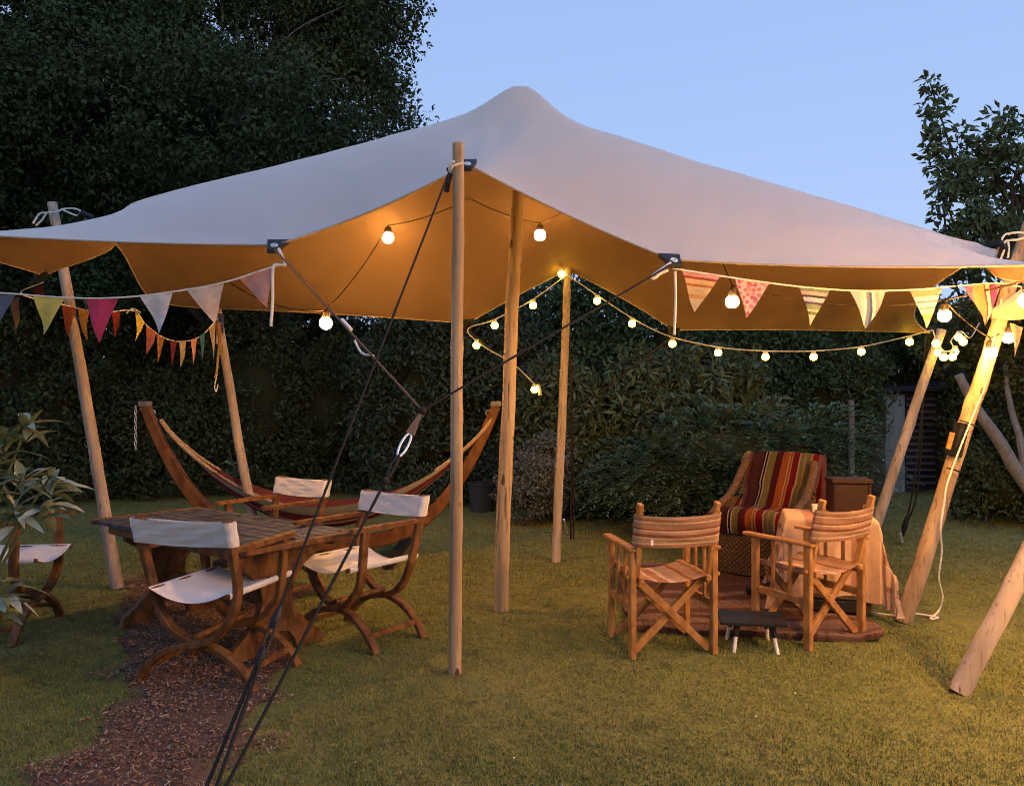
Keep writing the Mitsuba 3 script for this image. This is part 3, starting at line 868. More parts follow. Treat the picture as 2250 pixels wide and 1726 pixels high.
pole('tent_pole', 'upright front tent pole nearest the middle of the picture, bright on both sides', (-0.311, 4.030, -0.002), (-0.298, 4.030, 2.882), .036, .031, 'mat_pole', 1)
pole('tent_pole', 'thick centre pole under the peak, just right of the front pole', (-0.083, 5.260, 0.000), (0.061, 5.340, 3.661), .052, .044, 'mat_pole', 3)
pole('tent_pole', 'slim rear pole standing before the laurel', (0.411, 6.910, -0.000), (0.523, 6.950, 2.750), .043, .034, 'mat_pole_grey', 5)
pole('tent_pole', 'leaning left pole whose top stands above the canopy edge', (-3.149, 5.910, 0.001), (-3.786, 6.100, 3.131), .048, .038, 'mat_pole_grey', 7)
pole('tent_pole', 'rear left pole rising behind the hammock', (-2.461, 7.170, -0.000), (-2.904, 7.280, 2.439), .047, .038, 'mat_pole_grey', 9)
pole('tent_pole', 'orange lit leaning pole on the right carrying a socket box', (2.640, 4.990, -0.001), (3.572, 5.100, 2.714), .055, .044, 'mat_pole', 11)
pole('tent_pole', 'rear right pole slanting behind the cloth covered table', (3.445, 7.200, 0.003), (4.185, 7.220, 2.203), .05, .042, 'mat_pole_grey', 13)
pole('tent_pole', 'short looking leaning pole crossing the bottom right corner', (2.270, 3.760, 0.000), (3.50, 3.72, 2.42), .05, .042, 'mat_pole_grey', 15)
pole('tent_pole', 'front left tent pole just outside the left edge', (-4.25, 4.2, 0), (-3.98, 4.28, 2.72), .045, .038, 'mat_pole_grey', 17)

# ------------------------------------------------------------------ ropes and cords
STAKE = np.array([-1.02, 2.47, .06])
JOIN = np.array((-0.419, 3.450, 1.433))
a0 = np.array((-0.348, 4.050, 2.725))
t = thing('guy_rope', 'long black guy rope running down from the front pole top toward the camera', 'rope')
kn = a0 + (np.array([-1.055, 2.47, .06]) - a0) * .775
kn2 = a0 + (np.array([-1.055, 2.47, .06]) - a0) * .83
add(t + '__rope', rope(spline([a0, kn], 20), .006), 'mat_rope', True)
add(t + '__rope', rope(spline([kn2 + [.006, 0, 0], [-1.03, 2.45, .05]], 10), .007), 'mat_rope', True)
add(t + '__rope', rope(spline([kn2 - [.006, 0, 0], [-1.075, 2.47, .05]], 10), .007), 'mat_rope', True)
d = (kn2 - kn) / np.linalg.norm(kn2 - kn)
ks = [kn + d * s * np.linalg.norm(kn2 - kn) for s in (0, .2, .45, .7, 1)]
add(t + '__tensioner', cat(tube([kn - d * .03, kn, kn + d * .03, kn + d * .055], .016, 8, [.5, 1, 1, .4]), tube([kn2 - d * .05, kn2 - d * .02, kn2 + d * .02], .015, 8, [.5, 1, .5]), tube(spline([kn + [.012, 0, 0], kn2 + [.012, 0, 0]], 4), .006, 6), tube(spline([kn - [.012, 0, 0], kn2 - [.012, 0, 0]], 4), .006, 6)), 'mat_black', 40)
add(t + '__hook', rope(spline([a0 + [0, -.005, .03], a0 + [.012, -.01, 0], a0 + [0, -.01, -.04], a0 + [-.012, 0, -.1]], 6), .014), 'mat_black', 40)
add('tent_stake', tube([(-1.03, 2.44, .12), (-1.02, 2.47, .0), (-1.0, 2.52, -.2)], .012, 8), 'mat_steel', 40, 'steel tent stake in the grass holding the two front guy ropes', 'stake')

t = thing('bridle_rope', 'forked guy rope from two canopy corners meeting left of the front pole', 'rope')
add(t + '__rope', rope(spline([np.array(LL) + [.02, -.08, -.04], JOIN], 24), .006), 'mat_rope_brown', True)
add(t + '__rope', rope(spline([np.array(LR) + [-.02, -.08, -.04], JOIN], 24), .006), 'mat_rope', True)
d = (STAKE - JOIN) / np.linalg.norm(STAKE - JOIN)
LJ = np.linalg.norm(STAKE - JOIN)
side = np.cross(d, [0, 1, 0]); side /= np.linalg.norm(side)
add(t + '__knot', trimesh.creation.icosphere(2, .02).apply_translation(JOIN), 'mat_rope', True)
add(t + '__strap', sweep(spline([JOIN + d * .02, JOIN + d * .14], 4), rsec(.045, .012, .003), np.linspace(.35, 1, 5), up=(0, -1, 0)), 'mat_rope_brown', 40, 'brown webbing strap')
ca = JOIN + d * .20
lp = [ca + d * .065 * math.cos(q) + side * .017 * math.sin(q) for q in np.linspace(0, 2 * np.pi, 25)]
add(t + '__carabiner', tube(lp, .0058, 8), 'mat_steel', 40, 'shiny metal carabiner')
ck = JOIN + d * .40
add(t + '__rope', rope(spline([ca + d * .06, ca + d * .12 + side * .008, ck], 6), .009), 'mat_rope', True)
add(t + '__rope', rope(spline([ca + d * .06, ca + d * .12 - side * .012, ck], 6), .007), 'mat_rope', True)
add(t + '__knot', cat(trimesh.creation.icosphere(2, .018).apply_translation(ck), trimesh.creation.icosphere(2, .015).apply_translation(ck + d * .03 + side * .01)), 'mat_rope', True)
add(t + '__rope', rope(spline([ck, STAKE], 20), .0065), 'mat_rope', True)
q = np.array(LL) + (JOIN - np.array(LL)) * .50
add(t + '__tensioner', cat(tube(spline([q, q + (JOIN - q) * .12], 5), .012, 8), tube(spline([q + (JOIN - q) * .2 + [-.01, 0, -.02], q + (JOIN - q) * .32 + [-.02, 0, -.03], q + (JOIN - q) * .42], 5), .006, 6)), 'mat_cord', 40, 'pale rope tensioner')

t = thing('bridle_rope', 'black forked guy rope behind the slim rear pole', 'rope')
RJ = np.array((0.610, 7.600, 1.373)); RS = np.array((0.637, 8.000, 0.034)); RS[2] = .02
add(t + '__rope', rope(spline([np.array(RLR) + [0, .05, -.06], RJ], 12), .009), 'mat_rope', True)
add(t + '__rope', rope(spline([np.array(RLL) + [0, .05, -.06], RJ], 12), .008), 'mat_rope', True)
add(t + '__rope', rope(spline([np.array(REM) + [0, .05, -.02], RJ + [.0, 0, 0], RS], 12), .010), 'mat_rope', True)
add(t + '__rope', rope(spline([RJ + [.012, 0, 0], RS + [.03, 0, 0]], 12), .008), 'mat_rope', True)
add('tent_stake', tube([(0.544, 7.750, 0.274), (0.589, 7.900, 0.107)], .012, 8), 'mat_steel', 40, 'white stake end leaning beside the rear pole', 'stake')
t = thing('guy_rope', 'doubled black guy rope behind the rear right pole', 'rope')
p0, p1, p2 = np.array(RRC), np.array((4.131, 7.600, 0.681)), np.array((4.097, 7.800, 0.020))
add(t + '__rope', rope(spline([p0 + [.02, .05, -.02], p1, p2], 12), .010), 'mat_rope', True)
add(t + '__rope', rope(spline([p0 - [.02, -.05, .02], p1 + [.045, 0, 0], (4.120, 7.750, 0.176)], 12), .010), 'mat_rope', True)
add(t + '__tensioner', tube([(4.113, 7.700, 0.306), (4.099, 7.720, 0.206), (4.091, 7.750, 0.103)], .03, 8, [.6, 1, .5]), 'mat_black', 40)
add(t + '__tag', beam((4.040, 7.700, 0.146), (4.070, 7.720, 0.035), .02, .03), 'mat_steel', False)


def cord(label, pts, r=.0075, n=6):
    add('tie_cord', rope(spline(pts, n), r), 'mat_cord', True, label, 'cord')


cord('looped white cord tying the canopy corner to the leaning left pole', [(-3.887, 6.000, 2.937), (-3.834, 6.000, 3.013), (-3.761, 5.980, 3.019), (-3.678, 5.980, 3.026), (-3.649, 6.020, 3.060), (-3.566, 6.020, 3.063), (-3.512, 6.020, 3.041), (-3.541, 6.030, 3.009), (-3.596, 6.020, 3.025), (-3.649, 6.020, 3.048)])
cord('short loose white cord end hanging by the leaning left pole', [(-3.755, 5.970, 3.016), (-3.793, 5.970, 2.959), (-3.845, 5.970, 2.910)], .0075)
cord('white cord knotted round the top of the front pole', [(-0.310, 3.990, 2.774), (-0.329, 4.000, 2.770), (-0.341, 4.020, 2.741), (-0.335, 4.040, 2.722), (-0.321, 4.000, 2.750), (-0.265, 4.000, 2.770)], .007)
cord('looped white cord at the top of the orange lit pole', [(3.343, 5.080, 2.542), (3.362, 5.060, 2.617), (3.400, 5.050, 2.634), (3.473, 5.040, 2.638), (3.520, 5.040, 2.619), (3.457, 5.050, 2.593), (3.374, 5.060, 2.582), (3.368, 5.060, 2.525), (3.342, 5.060, 2.458)])
cord('white cord end dangling from the looped cord on the right', [(3.384, 5.050, 2.577), (3.393, 5.050, 2.535), (3.387, 5.050, 2.465)], .007)
cord('white cord running from the left front canopy corner to the string of pennants', [(-1.306, 4.140, 2.335), (-1.281, 4.120, 2.289), (-1.257, 4.100, 2.238), (-1.283, 4.100, 2.235), (-1.324, 4.100, 2.220), (-1.327, 4.100, 2.046), (-1.337, 4.100, 1.896)], .0085)
cord('white cord looped from the right front canopy corner', [(0.853, 3.980, 2.225), (0.803, 3.970, 2.190), (0.751, 3.960, 2.151), (0.758, 3.960, 2.136), (0.796, 3.970, 2.165), (0.838, 3.980, 2.185)], .0085)
cord('white cord hanging straight down beside the striped pennants', [(0.882, 4.000, 2.183), (0.885, 4.000, 2.032), (0.877, 4.000, 1.839)], .0075)
cord('pale cord tie at the rear left corner of the opening', [(-3.338, 6.400, 2.259), (-3.281, 6.400, 2.300), (-3.216, 6.400, 2.267)], .006)
t = thing('cord_bundle', 'short bundle of cords hanging at the top of the rear left pole', 'cord')
for k, (c, pts) in enumerate((('mat_cord', [(-2.845, 7.200, 2.369), (-2.863, 7.200, 2.224), (-2.876, 7.200, 2.064)]), ('mat_fringe', [(-2.854, 7.200, 2.064), (-2.872, 7.200, 1.814), (-2.890, 7.200, 1.732)]), ('mat_cord', [(-2.872, 7.200, 1.769), (-2.895, 7.200, 1.655), (-2.881, 7.200, 1.596), (-2.863, 7.200, 1.668)]))):
    add(t + '__strand', rope(spline(pts, 6), .012 if k < 2 else .006), c, True)


# ------------------------------------------------------------------ bunting
def cloth_mat(name, col, rough=.9):
    return mat(name, col, rough, .1)


for nm, c in (('slate', (.13, .14, .20)), ('yellow', (.66, .54, .13)), ('magenta', (.52, .055, .12)), ('white', (.66, .62, .63)), ('peach', (.68, .50, .39)), ('salmon', (.56, .28, .22)), ('orange', (.30, .15, .07)), ('rust', (.17, .05, .03)), ('ochre', (.20, .12, .05)),
              ('red', (.22, .035, .03)), ('pink', (.36, .13, .14)), ('rose', (.16, .035, .06)), ('blue', (.05, .15, .24)), ('cream', (.40, .33, .23)), ('navy', (.04, .05, .16))):
    cloth_mat('mat_' + nm, proc((lambda c: lambda p, n, uv: mi.Color3f(c) * (.82 + .36 * fbm(p.x * 45, p.y * 45, p.z * 45, 2)))(c)))
W_ = (.66, .6, .58)
mat('mat_pen_a', stripes([(.12, (.55, .28, .25)), (.18, (.35, .05, .04)), (.30, (.6, .42, .2)), (.36, (.45, .16, .05)), (.55, (.62, .45, .24)), (.65, (.55, .3, .12)), (1, (.64, .5, .3))], 'v'), .9)


def floral(p, n, uv):
    a = mikit.voronoi(uv.x * 7, uv.y * 8)
    return dr.select(a[0] < .42, mix((.42, .10, .14), (.52, .24, .26), a[2]), mi.Color3f(.56, .40, .40))


mat('mat_pen_b', proc(floral), .9)
mat('mat_pen_c', stripes([(.10, (.16, .2, .14)), (.20, (.4, .32, .33)), (.26, (.03, .03, .05)), (.38, (.5, .42, .52)), (.44, (.07, .05, .12)), (.58, (.18, .24, .17)), (.64, (.4, .4, .25)), (.72, (.10, .12, .1)), (1, (.55, .4, .36))], 'v'), .9)
mat('mat_pen_d', stripes([(.30, (.50, .33, .46)), (.40, (.48, .42, .5)), (.46, (.6, .58, .62)), (.54, (.15, .2, .34)), (.60, (.05, .09, .25)), (.68, (.6, .55, .6)), (.78, (.55, .3, .36)), (1, (.5, .36, .42))], 'u'), .9)
mat('mat_pen_e', stripes([(.18, (.28, .14, .12)), (.30, (.16, .25, .40)), (.34, (.05, .09, .16)), (.46, (.2, .29, .42)), (.50, (.07, .1, .14)), (.64, (.36, .34, .34)), (.8, (.55, .26, .1)), (1, (.6, .42, .26))], 'v'), .9)
mat('mat_pen_f', stripes([(.22, (.33, .07, .16)), (.50, (.52, .14, .08)), (.55, (.15, .03, .06)), (.66, (.64, .48, .34)), (.70, (.2, .04, .1)), (.86, (.28, .04, .20)), (1, (.4, .12, .18))], 'u'), .9)


def pennant(key, a, b, tip, m, label, seed):
    """A cloth triangle hung from a to b, gently rippled, hem turned over the string."""
    a, b, tip = (np.array(q, float) for q in (a, b, tip))
    n = 9
    nrm = np.cross(b - a, tip - a)
    nrm /= np.linalg.norm(nrm)
    V, UV, F, idx = [], [], [], {}
    rr = np.random.default_rng(seed)
    ph = rr.uniform(0, 6)
    for i in range(n + 1):
        for j in range(n + 1 - i):
            w = (i / n, j / n)
            uu = (w[1] + w[0] / 2)
            p = a + (b - a) * w[1] + (tip - a) * w[0]
            p = p + nrm * (.010 * math.sin(ph + uu * 8) * (.3 + w[0]) + .018 * math.sin(ph * 2 + w[0] * 4.5) * w[0] + .012 * (uu - .5) * math.cos(ph * 3) )
            idx[i, j] = len(V)
            V.append(p); UV.append((uu, w[0]))
    for i in range(n):
        for j in range(n - i):
            F.append((idx[i, j], idx[i, j + 1], idx[i + 1, j]))
            if j < n - i - 1:
                F.append((idx[i, j + 1], idx[i + 1, j + 1], idx[i + 1, j]))
    add(key + '__pennant', trimesh.Trimesh(V, F, process=False), m, True, label, uv=np.array(UV))


t = thing('bunting', 'string of plain coloured pennants along the left front of the tent', 'bunting')
add(t + '__string', rope(spline([(-3.3, 4.22, 2.16), (-2.989, 4.200, 2.106), (-2.801, 4.200, 2.090), (-2.497, 4.180, 2.066), (-2.196, 4.160, 2.065), (-1.900, 4.140, 2.094), (-1.604, 4.120, 2.143), (-1.330, 4.100, 2.225), (-1.267, 4.100, 2.240)], 8), .005), 'mat_cord', True)
for a, b, tip, m, l in (((-2.989, 4.200, 2.103), (-2.817, 4.200, 2.090), (-2.920, 4.200, 1.901), 'mat_slate', 'slate blue pennant'), ((-2.712, 4.190, 2.078), (-2.529, 4.190, 2.070), (-2.654, 4.190, 1.855), 'mat_yellow', 'yellow pennant'), ((-2.407, 4.170, 2.064), (-2.214, 4.170, 2.067), (-2.330, 4.170, 1.811), 'mat_magenta', 'magenta pennant'),
                        ((-2.088, 4.150, 2.074), (-1.900, 4.140, 2.094), (-1.973, 4.150, 1.862), 'mat_white', 'white pennant'), ((-1.814, 4.130, 2.103), (-1.604, 4.120, 2.143), (-1.666, 4.130, 1.917), 'mat_peach', 'pale peach pennant'), ((-1.520, 4.110, 2.164), (-1.330, 4.100, 2.225), (-1.354, 4.110, 1.998), 'mat_salmon', 'salmon pink pennant')):
    pennant(t, a, b, tip, m, l, len(scene))
t = thing('bunting', 'string of small faded pennants sagging between the left and rear left poles', 'bunting')
pts = [(-3.669, 5.400, 2.235), (-3.467, 5.300, 2.281), (-3.294, 5.200, 2.328)]
add(t + '__string', rope(spline([(-3.294, 5.200, 2.328), (-3.551, 5.350, 2.268), (-3.599, 5.900, 2.270), (-3.468, 6.200, 2.242), (-3.277, 6.400, 2.283), (-3.242, 6.550, 2.179), (-3.155, 6.700, 2.077), (-3.053, 6.850, 2.056), (-2.942, 7.000, 2.123), (-2.843, 7.150, 2.309)], 8), .005), 'mat_cord', True)
for a, b, tip, m, l in (((-3.669, 5.400, 2.225), (-3.558, 5.350, 2.248), (-3.622, 5.400, 2.013), 'mat_orange', 'orange pennant'), ((-3.447, 5.300, 2.281), (-3.294, 5.200, 2.318), (-3.310, 5.220, 2.209), 'mat_rust', 'rust red pennant'), ((-3.591, 5.900, 2.263), (-3.523, 5.980, 2.251), (-3.573, 5.950, 2.014), 'mat_rust', None), ((-3.523, 6.000, 2.250), (-3.478, 6.100, 2.240), (-3.495, 6.050, 1.985), 'mat_ochre', 'ochre pennant'),
                        ((-3.413, 6.300, 2.258), (-3.360, 6.350, 2.261), (-3.393, 6.330, 2.034), 'mat_red', 'red pennant'), ((-3.267, 6.420, 2.270), (-3.244, 6.530, 2.193), (-3.288, 6.470, 2.006), 'mat_yellow', None), ((-3.242, 6.550, 2.179), (-3.189, 6.630, 2.112), (-3.250, 6.600, 1.913), 'mat_pink', 'pink pennant'), ((-3.190, 6.640, 2.109), (-3.147, 6.700, 2.073), (-3.196, 6.670, 1.842), 'mat_orange', None),
                        ((-3.119, 6.750, 2.060), (-3.078, 6.800, 2.056), (-3.120, 6.780, 1.823), 'mat_rose', 'dark rose pennant'), ((-3.069, 6.810, 2.053), (-3.027, 6.870, 2.058), (-3.057, 6.850, 1.809), 'mat_cream', None), ((-3.005, 6.910, 2.075), (-2.961, 6.950, 2.100), (-2.983, 6.930, 1.849), 'mat_salmon', None), ((-2.947, 6.970, 2.115), (-2.915, 7.030, 2.161), (-2.934, 7.000, 1.884), 'mat_blue', 'blue pennant'),
                        ((-2.891, 7.070, 2.201), (-2.853, 7.120, 2.269), (-2.863, 7.100, 1.890), 'mat_cream', None), ((-2.853, 7.130, 2.261), (-2.798, 7.150, 2.264), (-2.821, 7.140, 1.946), 'mat_orange', None), ((-2.852, 7.150, 2.363), (-2.791, 7.180, 2.349), (-2.797, 7.160, 2.120), 'mat_navy', 'navy pennant bunched at the pole')):
    pennant(t, a, b, tip, m, l, len(scene))
t = thing('bunting', 'string of striped and flowered pennants along the right front of the tent', 'bunting')
add(t + '__string', rope(spline([(0.867, 4.000, 2.198), (0.925, 4.020, 2.195), (1.142, 4.060, 2.169), (1.435, 4.120, 2.140), (1.710, 4.180, 2.121), (2.047, 4.250, 2.116), (2.433, 4.350, 2.143), (2.723, 4.450, 2.181), (2.991, 4.520, 2.204), (3.300, 4.600, 2.177), (3.504, 4.600, 2.235)], 8), .005), 'mat_cord', True)
for a, b, tip, m, l in (((0.925, 4.020, 2.195), (1.142, 4.060, 2.169), (1.001, 4.040, 1.968), 'mat_pen_a', 'orange striped pennant'), ((1.228, 4.080, 2.154), (1.435, 4.120, 2.140), (1.301, 4.100, 1.942), 'mat_pen_b', 'pink flowered pennant'), ((1.615, 4.160, 2.126), (1.808, 4.200, 2.116), (1.691, 4.180, 1.910), 'mat_pen_c', 'green grey striped pennant'),
                        ((1.931, 4.230, 2.113), (2.159, 4.270, 2.119), (2.047, 4.250, 1.899), 'mat_pen_d', 'pink and blue striped pennant'), ((2.321, 4.320, 2.130), (2.547, 4.380, 2.156), (2.439, 4.350, 1.909), 'mat_pen_e', 'blue grey pennant with an orange tip'), ((2.723, 4.450, 2.181), (2.991, 4.520, 2.204), (2.866, 4.480, 1.940), 'mat_pen_f', 'purple and orange striped pennant'),
                        ((3.299, 4.900, 2.008), (3.385, 4.900, 1.977), (3.336, 4.900, 1.766), 'mat_cream', 'plain cream pennant')):
    pennant(t, a, b, tip, m, l, len(scene))


# ------------------------------------------------------------------ lamps
def bulb_parts(key, c, r, rad, tint, m='mat_socket', small=False):
    c = np.array(c, float)
    scene[key] = {'type': 'sphere', 'center': c.tolist(), 'radius': r, 'bsdf': {'type': 'ref', 'id': 'mat_globe'}, 'emitter': {'type': 'area', 'radiance': {'type': 'rgb', 'value': [rad * q for q in tint]}, 'sampling_weight': 0.12 if small else 1.0}}
    h = .03 if small else .05
    add(key + '__socket', lathe([(0, r * .80), (r * .62, r * .80), (r * .60, r * .80 + h * .8), (r * .3, r * .80 + h), (0, r * .80 + h)], 14), m, 30, M=T().translate(c.tolist()))


mat('mat_globe', (.9, .85, .75), .3)
BIG = [(-1.018, 6.080, 2.841), (0.229, 6.050, 2.854), (-1.409, 5.600, 2.084), (1.325, 4.450, 2.083), (2.777, 4.750, 2.035), (3.169, 4.900, 1.809), (3.457, 5.150, 1.932), (2.75, 3.95, 2.02), (2.95, 2.85, 1.92), (2.85, 2.00, 1.82), (2.75, 1.15, 1.88)]
t = thing('festoon_lights', 'festoon of large warm glowing bulbs hung under the canopy', 'lights')


def under(x, y):
    return tent_z(x, y) - .025


top = [np.array([b[0], b[1], b[2] + .10]) for b in BIG]
run = [np.array([-2.6, 6.75, under(-2.6, 6.75)]), top[2], top[0], np.array([-.35, 6.1, under(-.35, 6.1)]), top[1], np.array([.9, 5.5, under(.9, 5.5)]), np.array([1.2, 4.9, under(1.2, 4.9)]), top[3], top[4], top[5], top[6]]
seg = []
for a, b in zip(run[:-1], run[1:]):
    tt = np.linspace(0, 1, 13)[:, None]
    p = a + (b - a) * tt
    p[:, 2] -= (.05 * np.linalg.norm(b - a) * 4 * tt * (1 - tt))[:, 0]
    for q in p:
        if contains_xy(Polygon(BOUND[:, :2]), q[0], q[1]):
            q[2] = min(q[2], under(q[0], q[1]))
    seg.append(p[:-1])
seg.append(run[-1][None])
add(t + '__cable', rope(np.vstack(seg), .0045), 'mat_cable_dark', True)
add(t + '__cable', rope(spline([top[4], (2.9, 4.3, 2.16), top[7], (2.95, 3.4, 2.06), top[8], (2.9, 2.4, 1.96), top[9], (2.8, 1.6, 1.93), top[10], (2.6, .2, 2.5)], 8), .006), 'mat_cable_dark', True)
for i, b in enumerate(BIG):
    key = t + '__bulb' + (f'_{i:03d}' if i else '')
    bulb_parts(key, b, .048 if i < 3 else .040, BULB * {0: .07, 1: .07, 2: .50, 3: .26, 4: .18, 5: .20, 6: .20, 7: .75, 8: 1.15, 9: 1.15}.get(i, 1.0), WARM)
    add(key + '__lead', rope(spline([np.array(b) + [0, 0, .075], np.array(b) + [0, 0, .105]], 2), .006), 'mat_cable_dark', True)

t = thing('globe_lights', 'string of small round globe lights round the rear edge of the tent', 'lights')
wire = [(0.221, 7.300, 1.681), (0.000, 7.200, 1.878), (-0.247, 7.100, 2.015), (-0.422, 7.020, 2.182), (-0.164, 7.000, 2.277), (0.198, 6.970, 2.463), (0.488, 6.900, 2.663), (0.536, 6.900, 2.663), (0.802, 6.970, 2.503), (1.137, 7.000, 2.291), (1.493, 7.050, 2.127), (1.979, 7.100, 2.024), (2.450, 7.150, 1.992), (2.915, 7.150, 1.992), (3.376, 7.150, 2.033), (3.842, 7.150, 2.137), (4.051, 7.120, 2.193)]
add(t + '__wire', rope(spline(wire, 6), .006), 'mat_cable', True)
tail = [(4.039, 7.100, 2.191), (4.075, 7.100, 2.096), (4.131, 7.080, 1.987), (4.211, 7.050, 2.007), (4.185, 7.050, 2.083), (4.278, 7.050, 2.172), (4.367, 7.050, 2.110), (4.456, 7.050, 2.252)]
add(t + '__wire', rope(spline(tail, 6), .006), 'mat_cable', True)
for i, (u, v, y) in enumerate([(0.221, 7.300, 1.621), (-0.341, 7.100, 2.042), (-0.164, 7.000, 2.220), (0.198, 6.970, 2.406), (0.460, 6.860, 2.682), (0.802, 6.970, 2.450), (1.137, 7.000, 2.238), (1.529, 7.050, 2.052), (1.979, 7.100, 1.971), (2.450, 7.150, 1.934), (2.915, 7.150, 1.934), (3.376, 7.150, 1.983), (3.842, 7.150, 2.078), (4.042, 7.050, 2.056), (4.060, 7.050, 1.967), (4.067, 6.970, 1.917), (4.198, 7.050, 1.927), (4.262, 7.120, 1.981), (4.256, 7.050, 2.114), (4.343, 7.120, 2.076)]):
    bulb_parts(t + '__bulb' + (f'_{i:03d}' if i else ''), (u, v, y), .036, SMALL, SMALL_TINT, 'mat_cable', True)
add(t + '__plug', tube([(0.254, 7.300, 1.671), (0.272, 7.300, 1.625), (0.277, 7.300, 1.565)], .016, 8), 'mat_cord', 40)

# socket box strapped to the orange pole, white lead to the ground
t = thing('socket_box', 'dark socket box strapped to the orange lit right pole', 'box')
bx = beam((2.975, 4.980, 1.119), (3.031, 4.980, 1.340), .085, .06)
add(t + '__case', bx, 'mat_black', False)
add(t + '__cover', beam((2.899, 4.920, 1.170), (2.930, 4.920, 1.279), .02, .03), 'mat_acacia', False)
for (u0, u1) in (((2.982, 4.930, 1.363), (3.094, 4.930, 1.319)), ((2.892, 4.920, 1.046), (2.989, 4.920, 1.015))):
    add(t + '__strap', rope(spline([u0, (np.array(u0) + np.array(u1)) / 2 + [0, -.02, 0], u1], 5), .006), 'mat_black', True)
add('power_lead', rope(spline([(3.276, 4.950, 2.170), (3.143, 4.860, 1.788), (3.128, 4.900, 1.574), (3.051, 4.900, 1.388), (2.896, 4.900, 0.985), (2.865, 4.900, 0.831), (2.840, 4.900, 0.645), (2.876, 4.950, 0.480), (2.886, 5.000, 0.296), (2.940, 5.050, 0.157), (2.943, 5.100, 0.048), (2.857, 5.050, 0.007), (2.9, 5.04, .02), (2.78, 5.12, .022), (2.68, 5.06, .02), (2.5, 5.15, .02)], 8), .006), 'mat_cord', True, 'thin white lead hanging from the socket box to the grass', 'cable')

# bundled spare canvas at the orange pole
mat('mat_bundle', (.62, .52, .34), .85)
V = []
nu, nv = 30, 26
A0, A1 = np.array((3.188, 4.920, 2.066)), np.array((3.645, 4.950, 2.326))
for i in range(nu):
    s = i / (nu - 1)
    c = A0 + (A1 - A0) * s + np.array([0, 0, -.05 * math.sin(math.pi * s)])
    row = []
    for j in range(nv):
        q = 2 * np.pi * j / (nv - 1)
        r = (.03 + .085 * min(1, s * 1.6)) * (1 + .16 * math.sin(5 * q + 3 * s) + .07 * math.sin(11 * q - 4 * s))
        row.append(c + np.array([.3 * r * math.cos(q), .75 * r * math.cos(q), r * math.sin(q)]))
    V.append(row)
bm, buv = grid_mesh(np.array(V))
add('canvas_bundle', bm, 'mat_bundle', True, 'bunched pale canvas tied at the top of the orange lit pole', 'canvas')

# ------------------------------------------------------------------ dining chairs with curved legs
SREAR = [(-.262, .885), (-.268, .72), (-.268, .54), (-.250, .43), (-.200, .335), (-.125, .268), (-.035, .232), (.06, .214), (.16, .182), (.25, .120), (.31, .055), (.338, 0)]


